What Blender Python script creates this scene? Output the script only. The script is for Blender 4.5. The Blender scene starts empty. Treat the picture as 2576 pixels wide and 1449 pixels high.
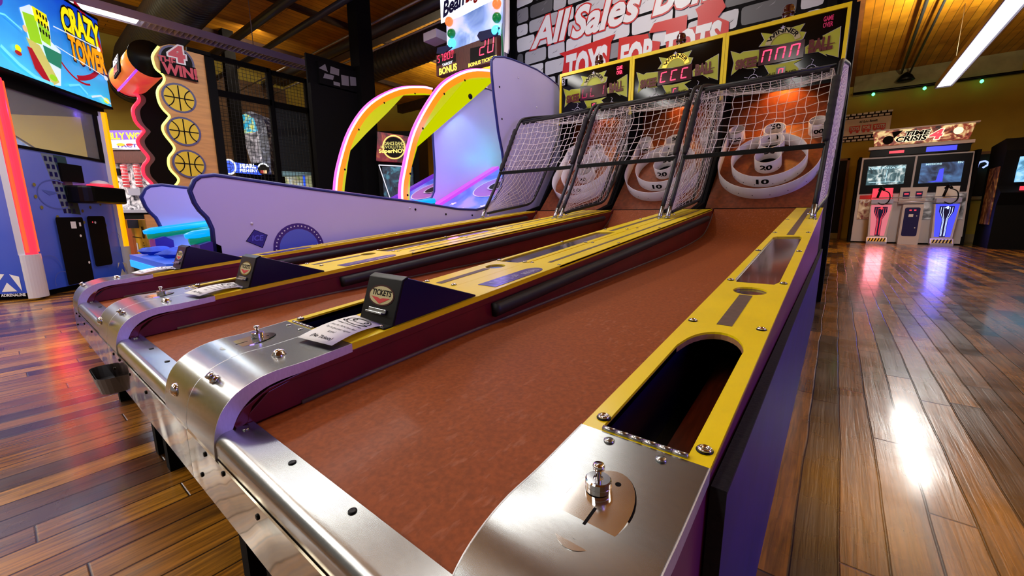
import bpy, math, random
from mathutils import Vector as V, Matrix
random.seed(7)
D = bpy.data; C = bpy.context.scene.collection
PI = math.pi
# ---------------------------------------------------------------- camera
H = 0.76
FPX, YAW, PITCH, ROLL = 1020.88, math.radians(38.27), math.radians(10.261), math.radians(-0.285)
cam = D.cameras.new('camera'); camo = D.objects.new('camera', cam); C.objects.link(camo)
cam.sensor_fit = 'HORIZONTAL'; cam.sensor_width = 36.0; cam.lens = 36.0 * FPX / 2576.0
cam.clip_start = 0.01; cam.clip_end = 200
_F = V((-math.sin(YAW) * math.cos(PITCH), math.cos(YAW) * math.cos(PITCH), -math.sin(PITCH)))
_R = V((math.cos(YAW), math.sin(YAW), 0)); _U = _R.cross(_F)
_R2 = _R * math.cos(ROLL) + _U * math.sin(ROLL); _U2 = -_R * math.sin(ROLL) + _U * math.cos(ROLL)
M = Matrix(((_R2.x, _U2.x, -_F.x, 0), (_R2.y, _U2.y, -_F.y, 0), (_R2.z, _U2.z, -_F.z, H), (0, 0, 0, 1)))
camo.matrix_world = M
bpy.context.scene.camera = camo
# ---------------------------------------------------------------- world, view
w = D.worlds.new('world'); bpy.context.scene.world = w; w.use_nodes = True
w.node_tree.nodes['Background'].inputs[0].default_value = (0.62, 0.54, 0.46, 1)
w.node_tree.nodes['Background'].inputs[1].default_value = 0.3
vs = bpy.context.scene.view_settings
vs.view_transform = 'Standard'; vs.look = 'None'; vs.gamma = 1.0; vs.exposure = 0.0
cy = bpy.context.scene.cycles; cy.sample_clamp_indirect = 6.0; cy.blur_glossy = 0.6; cy.caustics_reflective = False
try: vs.use_curve_mapping = False
except Exception: pass

def light(name, kind, loc, energy, col, size=1.0, sy=None, target=None, spot=None):
    l = D.lights.new(name, kind); l.energy = energy; l.color = col
    if kind == 'AREA':
        l.size = size
        if sy: l.shape = 'RECTANGLE'; l.size_y = sy
    else: l.shadow_soft_size = size
    if spot: l.spot_size = spot; l.spot_blend = 0.6
    o = D.objects.new(name, l); C.objects.link(o); o.location = loc
    if target is not None:
        o.rotation_euler = (V(target) - V(loc)).to_track_quat('-Z', 'Y').to_euler()
    return o
# overhead fluorescent rows (each in a modelled fixture further down; most added out of view)
LZ = 3.3
for i, (x, y, e) in enumerate([(-7.6, 0.0, 100), (1.45, 9.6, 90), (1.45, 3.4, 14), (-3.4, -2.4, 50), (-0.9, -2.4, 30), (-1.9, 2.2, 27), (-9.8, -1.4, 260), (-5.2, -2.0, 110), (-4.2, 1.4, 60)]):
    light('fluorescent_light', 'AREA', (x, y, LZ - 0.03), e, (1.0, 0.97, 0.91), 0.24, 3.0, (x, y, 0))
    light('added_uplight', 'AREA', (x, y, LZ + 0.12), e * (3.0 if x > 0 else 0.3), (1.0, 0.86, 0.5), 0.14, 3.0, (x, y, 9))  # upward light added over each closed housing to brighten the ceiling
# violet lights: flood from the right; the panel spot and wash are added unseen
light('violet_flood', 'SPOT', (3.4, 1.0, 1.5), 75, (0.25, 0.15, 1.0), 0.25, None, (-1.5, 2.4, 0.9), math.radians(70))
light('violet_flood', 'SPOT', (-1.5, 0.6, 3.1), 120, (0.42, 0.32, 1.0), 0.2, None, (-2.6, 1.9, 0.9), math.radians(80))  # unseen spot added to tint the bean bag side panel violet

light('added_violet_wash', 'AREA', (4.0, 1.4, 1.7), 45, (0.32, 0.2, 1.0), 1.2, 3.0, (-1.0, 1.4, 1.0))  # unseen area light added for violet reflections in the plate flanges
light('added_far_uplight', 'AREA', (-2.2, 8.5, 3.5), 160, (1.0, 0.85, 0.55), 1.0, 3.0, (-2.2, 8.5, 9))  # uplight added out of sight behind the partition to brighten the ceiling
light('added_far_uplight', 'AREA', (-7.0, 8.0, 3.6), 260, (1.0, 0.85, 0.55), 1.0, 1.0, (-7.0, 8.0, 9))  # second added uplight for the far ceiling, without a fixture
light('added_siding_fill', 'AREA', (-9.6, 3.9, 4.3), 40, (1.0, 0.8, 0.55), 0.3, 1.2, (-12.4, 4.0, 2.0))  # unseen light added to brighten the siding, without a fixture
light('added_banner_spot', 'SPOT', (-2.2, 3.0, 4.4), 170, (1.0, 0.95, 0.9), 0.12, None, (-2.2, 5.0, 2.9), math.radians(95))  # unseen spot added to brighten the banner
# ---------------------------------------------------------------- materials
def new_mat(name):
    m = D.materials.new(name); m.use_nodes = True
    return m, m.node_tree.nodes, m.node_tree.links, m.node_tree.nodes['Principled BSDF']
def mat(name, col, rough=0.5, metal=0.0, var=0.0, scale=20, bump=0.0, coat=0.0, col2=None, stretch=None, alpha=1.0, spec=None):
    m, n, l, b = new_mat(name)
    b.inputs['Roughness'].default_value = rough; b.inputs['Metallic'].default_value = metal
    b.inputs['Coat Weight'].default_value = coat; b.inputs['Coat Roughness'].default_value = 0.15
    if spec is not None: b.inputs['Specular IOR Level'].default_value = spec
    b.inputs['Base Color'].default_value = (*col, 1)
    if var or bump or col2:
        tc = n.new('ShaderNodeTexCoord'); mp = n.new('ShaderNodeMapping'); nz = n.new('ShaderNodeTexNoise')
        l.new(tc.outputs['Object'], mp.inputs[0]); l.new(mp.outputs[0], nz.inputs['Vector'])
        if stretch: mp.inputs['Scale'].default_value = stretch
        nz.inputs['Scale'].default_value = scale; nz.inputs['Detail'].default_value = 6
        mx = n.new('ShaderNodeMix'); mx.data_type = 'RGBA'
        c2 = col2 or tuple(max(0, c * (1 - var)) for c in col)
        mx.inputs['A'].default_value = (*col, 1); mx.inputs['B'].default_value = (*c2, 1)
        rp = n.new('ShaderNodeValToRGB'); rp.color_ramp.elements[0].position = 0.35; rp.color_ramp.elements[1].position = 0.65
        l.new(nz.outputs['Fac'], rp.inputs[0]); l.new(rp.outputs[0], mx.inputs['Factor']); l.new(mx.outputs['Result'], b.inputs['Base Color'])
        if bump:
            bp = n.new('ShaderNodeBump'); bp.inputs['Strength'].default_value = bump; bp.inputs['Distance'].default_value = 0.002
            l.new(nz.outputs['Fac'], bp.inputs['Height']); l.new(bp.outputs[0], b.inputs['Normal'])
    if alpha < 1: b.inputs['Alpha'].default_value = alpha
    return m
def emit(name, col, strength=1.0, base=None):
    m, n, l, b = new_mat(name)
    b.inputs['Base Color'].default_value = (*(base or [c * 0.3 for c in col]), 1)
    b.inputs['Emission Color'].default_value = (*col, 1); b.inputs['Emission Strength'].default_value = strength
    b.inputs['Roughness'].default_value = 0.3
    return m
def srgb(r, g, b):
    f = lambda c: (c / 255 / 12.92) if c / 255 <= 0.04045 else ((c / 255 + 0.055) / 1.055) ** 2.4
    return (f(r), f(g), f(b))
def steel(name, rough=0.26, col=(0.66, 0.66, 0.64), sc=(6, 22, 6), dents=0.0):
    m, n, l, b = new_mat(name)
    b.inputs['Metallic'].default_value = 1; b.inputs['Base Color'].default_value = (*col, 1)
    tc = n.new('ShaderNodeTexCoord'); mp = n.new('ShaderNodeMapping'); nz = n.new('ShaderNodeTexNoise'); nb = n.new('ShaderNodeTexNoise')
    l.new(tc.outputs['Object'], mp.inputs[0]); mp.inputs['Scale'].default_value = sc
    l.new(mp.outputs[0], nz.inputs['Vector']); nz.inputs['Scale'].default_value = 14; nz.inputs['Detail'].default_value = 2
    l.new(tc.outputs['Object'], nb.inputs['Vector']); nb.inputs['Scale'].default_value = 9; nb.inputs['Detail'].default_value = 3
    mr = n.new('ShaderNodeMapRange'); mr.inputs['To Min'].default_value = rough * 0.85; mr.inputs['To Max'].default_value = rough * 1.2
    ad = n.new('ShaderNodeMath'); ad.operation = 'ADD'; hf = n.new('ShaderNodeMath'); hf.operation = 'MULTIPLY'; hf.inputs[1].default_value = 0.5
    l.new(nz.outputs['Fac'], ad.inputs[0]); l.new(nb.outputs['Fac'], ad.inputs[1]); l.new(ad.outputs[0], hf.inputs[0]); l.new(hf.outputs[0], mr.inputs['Value'])
    mr.inputs['From Min'].default_value = 0.35; mr.inputs['From Max'].default_value = 0.65
    b.inputs['Roughness'].default_value = rough
    mc = n.new('ShaderNodeMix'); mc.data_type = 'RGBA'; mc.inputs['A'].default_value = (*[c * 0.86 for c in col], 1); mc.inputs['B'].default_value = (*col, 1)
    cl = n.new('ShaderNodeMapRange'); cl.inputs['From Min'].default_value = 0.35; cl.inputs['From Max'].default_value = 0.65; l.new(hf.outputs[0], cl.inputs['Value']); l.new(cl.outputs[0], mc.inputs['Factor']); l.new(mc.outputs['Result'], b.inputs['Base Color'])
    if dents:
        nd = n.new('ShaderNodeTexNoise'); nd.inputs['Scale'].default_value = 7; nd.inputs['Detail'].default_value = 1.5
        l.new(tc.outputs['Object'], nd.inputs['Vector'])
        bp = n.new('ShaderNodeBump'); bp.inputs['Strength'].default_value = dents; bp.inputs['Distance'].default_value = 0.02
        l.new(nd.outputs['Fac'], bp.inputs['Height']); l.new(bp.outputs[0], b.inputs['Normal'])
    return m
def floor_mat():
    m, n, l, b = new_mat('worn_plank_floor')
    def N(t, **k):
        x = n.new(t)
        for a, v in k.items(): setattr(x, a, v)
        return x
    def math_(op, a, b2=None, c=None):
        x = N('ShaderNodeMath', operation=op)
        for i, s in enumerate((a, b2, c)):
            if s is None: continue
            if isinstance(s, (int, float)): x.inputs[i].default_value = s
            else: l.new(s, x.inputs[i])
        return x.outputs[0]
    tc = N('ShaderNodeTexCoord'); sp = N('ShaderNodeSeparateXYZ'); l.new(tc.outputs['Object'], sp.inputs[0])
    # slight wander of the seams
    nw = N('ShaderNodeTexNoise'); nw.inputs['Scale'].default_value = 1.3; l.new(tc.outputs['Object'], nw.inputs['Vector'])
    wob = math_('MULTIPLY', math_('SUBTRACT', nw.outputs['Fac'], 0.5), 0.03)
    x = math_('ADD', sp.outputs['X'], wob); W = 0.088
    bx = math_('DIVIDE', x, W); bi = math_('FLOOR', bx); bf = math_('FRACT', bx)
    wn = N('ShaderNodeTexWhiteNoise', noise_dimensions='1D'); l.new(bi, wn.inputs['W'])
    yy = math_('ADD', math_('DIVIDE', sp.outputs['Y'], 1.15), math_('MULTIPLY', wn.outputs['Value'], 7.3))
    yi = math_('FLOOR', yy); yf = math_('FRACT', yy)
    cv = N('ShaderNodeCombineXYZ'); l.new(bi, cv.inputs[0]); l.new(yi, cv.inputs[1])
    w2 = N('ShaderNodeTexWhiteNoise', noise_dimensions='2D'); l.new(cv.outputs[0], w2.inputs['Vector'])
    # seams
    e1 = math_('MINIMUM', bf, math_('SUBTRACT', 1.0, bf)); e1 = math_('MULTIPLY', e1, W)
    e2 = math_('MINIMUM', yf, math_('SUBTRACT', 1.0, yf)); e2 = math_('MULTIPLY', e2, 1.15)
    seam = math_('MINIMUM', e1, e2)
    sm = N('ShaderNodeMapRange'); l.new(seam, sm.inputs['Value']); sm.inputs['From Min'].default_value = 0.0006; sm.inputs['From Max'].default_value = 0.0035
    # plank tone
    rp = N('ShaderNodeValToRGB'); l.new(w2.outputs['Value'], rp.inputs[0])
    cr = rp.color_ramp; cr.elements[0].position = 0; cr.elements[0].color = (*srgb(50, 30, 12), 1); cr.elements[1].position = 1; cr.elements[1].color = (*srgb(200, 138, 40), 1)
    for p, c in ((0.2, (98, 60, 18)), (0.45, (150, 92, 24)), (0.7, (176, 114, 30))):
        e = cr.elements.new(p); e.color = (*srgb(*c), 1)
    # grain
    mp = N('ShaderNodeMapping'); l.new(tc.outputs['Object'], mp.inputs[0]); mp.inputs['Scale'].default_value = (70, 3.0, 1)
    va = N('ShaderNodeVectorMath', operation='ADD'); l.new(mp.outputs[0], va.inputs[0]); l.new(w2.outputs['Color'], va.inputs[1])
    g = N('ShaderNodeTexNoise'); g.inputs['Scale'].default_value = 1.6; g.inputs['Detail'].default_value = 7; g.inputs['Distortion'].default_value = 0.6; l.new(va.outputs[0], g.inputs['Vector'])
    gr = N('ShaderNodeMapRange'); l.new(g.outputs['Fac'], gr.inputs['Value']); gr.inputs['From Min'].default_value = 0.3; gr.inputs['From Max'].default_value = 0.7; gr.inputs['To Min'].default_value = 0.34; gr.inputs['To Max'].default_value = 1.18
    # dark worn patches, longish along boards
    mp2 = N('ShaderNodeMapping'); l.new(tc.outputs['Object'], mp2.inputs[0]); mp2.inputs['Scale'].default_value = (3.2, 1.1, 1)
    nd = N('ShaderNodeTexNoise'); nd.inputs['Scale'].default_value = 1.6; nd.inputs['Detail'].default_value = 9; nd.inputs['Roughness'].default_value = 0.65; l.new(mp2.outputs[0], nd.inputs['Vector'])
    ds = N('ShaderNodeMapRange'); l.new(nd.outputs['Fac'], ds.inputs['Value']); ds.inputs['From Min'].default_value = 0.5; ds.inputs['From Max'].default_value = 0.68
    m1 = N('ShaderNodeMix', data_type='RGBA', blend_type='MULTIPLY'); m1.inputs['Factor'].default_value = 1
    l.new(rp.outputs[0], m1.inputs['A']); gc = N('ShaderNodeCombineColor'); 
    for i in range(3): l.new(gr.outputs[0], gc.inputs[i])
    l.new(gc.outputs[0], m1.inputs['B'])
    m2 = N('ShaderNodeMix', data_type='RGBA'); l.new(math_('MULTIPLY', ds.outputs[0], 0.72), m2.inputs['Factor']); l.new(m1.outputs['Result'], m2.inputs['A']); m2.inputs['B'].default_value = (*srgb(58, 36, 22), 1)
    m3 = N('ShaderNodeMix', data_type='RGBA'); l.new(sm.outputs[0], m3.inputs['Factor']); m3.inputs['A'].default_value = (*srgb(24, 14, 10), 1); l.new(m2.outputs['Result'], m3.inputs['B'])
    l.new(m3.outputs['Result'], b.inputs['Base Color'])
    nr = N('ShaderNodeTexNoise'); nr.inputs['Scale'].default_value = 4; nr.inputs['Detail'].default_value = 6; l.new(tc.outputs['Object'], nr.inputs['Vector'])
    rr = N('ShaderNodeMapRange'); l.new(nr.outputs['Fac'], rr.inputs['Value']); rr.inputs['From Min'].default_value = 0.3; rr.inputs['From Max'].default_value = 0.7; rr.inputs['To Min'].default_value = 0.2; rr.inputs['To Max'].default_value = 0.36
    l.new(rr.outputs[0], b.inputs['Roughness'])
    b.inputs['Coat Weight'].default_value = 0.5; b.inputs['Coat Roughness'].default_value = 0.12
    hh = math_('ADD', math_('MULTIPLY', sm.outputs[0], 1.0), math_('MULTIPLY', g.outputs['Fac'], 0.25))
    # cupping of boards
    cup = math_('MULTIPLY', math_('ABSOLUTE', math_('SUBTRACT', bf, 0.5)), 0.7)
    hh = math_('ADD', hh, cup)
    bp = N('ShaderNodeBump'); bp.inputs['Strength'].default_value = 0.4; bp.inputs['Distance'].default_value = 0.004
    l.new(hh, bp.inputs['Height']); l.new(bp.outputs[0], b.inputs['Normal'])
    return m
def board_mat(name, c1, c2, W=0.14, L=3.0, axis='X', rough=0.5, along=1.0):
    """plain boards: seams every W across the axis"""
    m, n, l, b = new_mat(name)
    tc = n.new('ShaderNodeTexCoord'); mp = n.new('ShaderNodeMapping'); l.new(tc.outputs['Object'], mp.inputs[0])
    if axis == 'X': mp.inputs['Rotation'].default_value = (0, 0, PI / 2)
    if axis == 'Z': mp.inputs['Rotation'].default_value = (PI / 2, 0, 0)
    br = n.new('ShaderNodeTexBrick'); l.new(mp.outputs[0], br.inputs['Vector'])
    br.inputs['Color1'].default_value = (*c1, 1); br.inputs['Color2'].default_value = (*c2, 1); br.inputs['Mortar'].default_value = (*[c * 0.25 for c in c1], 1)
    br.inputs['Scale'].default_value = 1; br.inputs['Mortar Size'].default_value = 0.006; br.inputs['Brick Width'].default_value = L; br.inputs['Row Height'].default_value = W
    nz = n.new('ShaderNodeTexNoise'); nz.inputs['Scale'].default_value = 3; nz.inputs['Detail'].default_value = 8; l.new(mp.outputs[0], nz.inputs['Vector'])
    mx = n.new('ShaderNodeMix'); mx.data_type = 'RGBA'; mx.blend_type = 'MULTIPLY'; mx.inputs['Factor'].default_value = 0.7
    l.new(br.outputs['Color'], mx.inputs['A']); rp = n.new('ShaderNodeValToRGB'); l.new(nz.outputs['Fac'], rp.inputs[0])
    rp.color_ramp.elements[0].position = 0.3; rp.color_ramp.elements[0].color = (0.45, 0.4, 0.35, 1); rp.color_ramp.elements[1].position = 0.7
    l.new(rp.outputs[0], mx.inputs['B']); l.new(mx.outputs['Result'], b.inputs['Base Color']); b.inputs['Roughness'].default_value = rough
    return m
def stone_mat():
    """painted grey cartoon stones with thick black joints, printed on a banner"""
    m, n, l, b = new_mat('stone_print')
    tc = n.new('ShaderNodeTexCoord'); mp = n.new('ShaderNodeMapping'); l.new(tc.outputs['Object'], mp.inputs[0]); mp.inputs['Rotation'].default_value = (PI / 2, 0, 0)
    nz = n.new('ShaderNodeTexNoise'); nz.inputs['Scale'].default_value = 3.5; l.new(mp.outputs[0], nz.inputs['Vector'])
    vm = n.new('ShaderNodeVectorMath'); vm.operation = 'MULTIPLY_ADD'; vm.inputs[1].default_value = (0.16, 0.10, 0); l.new(nz.outputs['Color'], vm.inputs[0]); l.new(mp.outputs[0], vm.inputs[2])
    br = n.new('ShaderNodeTexBrick'); l.new(vm.outputs[0], br.inputs['Vector'])
    br.inputs['Color1'].default_value = (*srgb(205, 205, 210), 1); br.inputs['Color2'].default_value = (*srgb(84, 84, 88), 1); br.inputs['Mortar'].default_value = (0.004, 0.004, 0.004, 1)
    br.inputs['Scale'].default_value = 1; br.inputs['Mortar Size'].default_value = 0.016; br.inputs['Mortar Smooth'].default_value = 0.2; br.inputs['Bias'].default_value = -0.35
    br.inputs['Brick Width'].default_value = 0.44; br.inputs['Row Height'].default_value = 0.19; br.squash = 1.6; br.squash_frequency = 3; br.offset_frequency = 2; br.offset = 0.42
    n2 = n.new('ShaderNodeTexNoise'); n2.inputs['Scale'].default_value = 7; n2.inputs['Detail'].default_value = 3; l.new(mp.outputs[0], n2.inputs['Vector'])
    rp = n.new('ShaderNodeValToRGB'); rp.color_ramp.interpolation = 'CONSTANT'; rp.color_ramp.elements[0].color = (0.55, 0.55, 0.55, 1); rp.color_ramp.elements[1].position = 0.44
    l.new(n2.outputs['Fac'], rp.inputs[0]); mx = n.new('ShaderNodeMix'); mx.data_type = 'RGBA'; mx.blend_type = 'MULTIPLY'; mx.inputs['Factor'].default_value = 0.8
    l.new(br.outputs['Color'], mx.inputs['A']); l.new(rp.outputs[0], mx.inputs['B']); l.new(mx.outputs['Result'], b.inputs['Base Color']); b.inputs['Roughness'].default_value = 0.4
    return m
def marble_mat(name, c1, c2, c3, scale=3.0, strength=0.0):
    """busy printed artwork: three colours swirled"""
    m, n, l, b = new_mat(name)
    tc = n.new('ShaderNodeTexCoord'); nz = n.new('ShaderNodeTexNoise'); l.new(tc.outputs['Object'], nz.inputs['Vector'])
    nz.inputs['Scale'].default_value = scale; nz.inputs['Detail'].default_value = 4; nz.inputs['Distortion'].default_value = 1.5
    rp = n.new('ShaderNodeValToRGB'); l.new(nz.outputs['Fac'], rp.inputs[0]); cr = rp.color_ramp
    cr.elements[0].position = 0.35; cr.elements[0].color = (*c1, 1); cr.elements[1].position = 0.65; cr.elements[1].color = (*c3, 1)
    e = cr.elements.new(0.5); e.color = (*c2, 1)
    l.new(rp.outputs[0], b.inputs['Base Color']); b.inputs['Roughness'].default_value = 0.35
    if strength:
        l.new(rp.outputs[0], b.inputs['Emission Color']); b.inputs['Emission Strength'].default_value = strength
    return m

K = {}
K['yellow'] = mat('yellow_laminate', srgb(255, 226, 0), 0.35, var=0.08, scale=9, coat=0.15)
K['ply'] = mat('plywood_edge', srgb(170, 120, 80), 0.6, var=0.3, scale=60)
K['maroon'] = mat('maroon_paint', srgb(104, 6, 20), 0.38, var=0.25, scale=12, coat=0.15)
K['maroon_side'] = mat('maroon_side_paint', srgb(120, 40, 90), 0.45, var=0.2, scale=8)
def lane_mat():
    m = mat('burnt_orange_lane_surface', srgb(154, 76, 28), 0.6, var=0.28, scale=130, coat=0.04, bump=0.06, spec=0.25); n = m.node_tree.nodes; l = m.node_tree.links; b = n['Principled BSDF']
    src = b.inputs['Base Color'].links[0].from_socket; tc = n.new('ShaderNodeTexCoord'); mp = n.new('ShaderNodeMapping'); mp.inputs['Scale'].default_value = (1.0, .32, 1); mp.inputs['Rotation'].default_value = (0, 0, .25)
    a = n.new('ShaderNodeTexNoise'); a.inputs['Scale'].default_value = 90; a.inputs['Detail'].default_value = 3; g = n.new('ShaderNodeTexNoise'); g.inputs['Scale'].default_value = 2.2; l.new(tc.outputs['Object'], mp.inputs[0]); l.new(mp.outputs[0], a.inputs['Vector']); l.new(tc.outputs['Object'], g.inputs['Vector'])
    r1 = n.new('ShaderNodeMapRange'); r1.inputs['From Min'].default_value = .58; r1.inputs['From Max'].default_value = .68; l.new(a.outputs['Fac'], r1.inputs['Value'])
    r2 = n.new('ShaderNodeMapRange'); r2.inputs['From Min'].default_value = .46; r2.inputs['From Max'].default_value = .62; r2.inputs['To Max'].default_value = .2; l.new(g.outputs['Fac'], r2.inputs['Value'])
    mu = n.new('ShaderNodeMath'); mu.operation = 'MULTIPLY'; l.new(r1.outputs[0], mu.inputs[0]); l.new(r2.outputs[0], mu.inputs[1])
    mx = n.new('ShaderNodeMix'); mx.data_type = 'RGBA'; l.new(mu.outputs[0], mx.inputs['Factor']); l.new(src, mx.inputs['A']); mx.inputs['B'].default_value = (*srgb(206, 140, 116), 1); l.new(mx.outputs['Result'], b.inputs['Base Color'])
    return m
K['cork'] = lane_mat()
K['board'] = mat('brown_target_board', srgb(134, 66, 30), 0.5, var=0.35, scale=40, spec=0.3)
K['steel'] = steel('brushed_steel', 0.25, (0.42, 0.435, 0.435))
K['alu'] = steel('satin_aluminium', 0.5, (0.74, 0.74, 0.76))
K['mirror'] = steel('polished_apron_steel', 0.1, (0.40, 0.34, 0.25), (1, 1, 1), dents=0.3)
K['chrome'] = steel('chrome', 0.1, (0.8, 0.8, 0.82), (1, 1, 1))
K['coin'] = steel('coin_plate_steel', 0.14, (0.78, 0.77, 0.74), (4, 4, 4))
K['black'] = mat('black_plastic', srgb(6, 6, 7), 0.35, spec=0.2)
K['blackmatte'] = mat('matte_black', srgb(8, 8, 10), 0.75, var=0.3, scale=30, spec=0.12)
K['rubber'] = mat('black_foam_sleeve', srgb(17, 18, 20), 0.55, var=0.3, scale=80, bump=0.1)
K['fabric'] = mat('black_fabric_sleeve', srgb(34, 30, 28), 0.85, var=0.4, scale=50, bump=0.5)
K['marqueeblack'] = mat('black_backglass', srgb(3, 3, 5), 0.08, spec=0.3)
K['navy'] = mat('glossy_navy_black', srgb(10, 6, 52), 0.25, spec=0.35)
K['white'] = mat('white_plastic', srgb(228, 224, 228), 0.45, var=0.06, scale=10)
K['net'] = mat('white_cord', srgb(225, 215, 212), 0.8)
K['paper'] = mat('paper', srgb(235, 235, 238), 0.7)
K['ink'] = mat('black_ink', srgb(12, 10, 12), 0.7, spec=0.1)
K['darkstrip'] = mat('brown_rubber_strip', srgb(104, 84, 72), 0.5, var=0.25, scale=60)
K['window'] = mat('smoked_acrylic', srgb(52, 48, 52), 0.08, coat=0.5)
K['purpleplate'] = mat('purple_instruction_plate', srgb(70, 52, 120), 0.3, coat=0.4)
K['silverink'] = mat('silver_lettering', srgb(190, 185, 205), 0.4)
K['panelblue'] = mat('violet_lit_panel_tint', srgb(36, 18, 122), 0.5, var=0.25, scale=10, spec=0.25)  # violet light falling on the board is put into this base colour
K['carpetblack'] = mat('black_carpet_edge', srgb(24, 24, 28), 0.9, var=0.4, scale=200, bump=0.4)
K['reddark'] = mat('dark_red_glass', srgb(60, 8, 14), 0.12, coat=0.6)
K['olive'] = mat('olive_yellow_print', srgb(176, 182, 44), 0.35)
K['maroonink'] = mat('maroon_lettering', srgb(98, 26, 26), 0.4)
K['goldink'] = mat('orange_winner_arc', srgb(220, 150, 30), 0.4)
K['ledred'] = emit('red_led', (1.0, 0.03, 0.09), 3.2)
K['leddim'] = emit('dim_red_led', (0.7, 0.02, 0.12), 0.45)
K['ledbg'] = mat('dark_red_display', srgb(60, 4, 22), 0.15)
K['redtrough'] = mat('red_brown_wood', srgb(112, 44, 22), 0.35, var=0.4, scale=20, stretch=(8, 1, 1))
K['lavender'] = mat('white_laminate_violet_tint', srgb(206, 200, 238), 0.4, var=0.04, scale=3)  # part of the violet light is put into this white laminate's colour
K['bluetrim'] = mat('blue_edge_trim', srgb(30, 40, 110), 0.35)
K['greyp'] = mat('grey_plastic_tray', srgb(120, 122, 130), 0.4)
K['wallyellow'] = mat('mustard_wall_paint', srgb(172, 154, 52), 0.75, var=0.1, scale=2.5)

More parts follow.
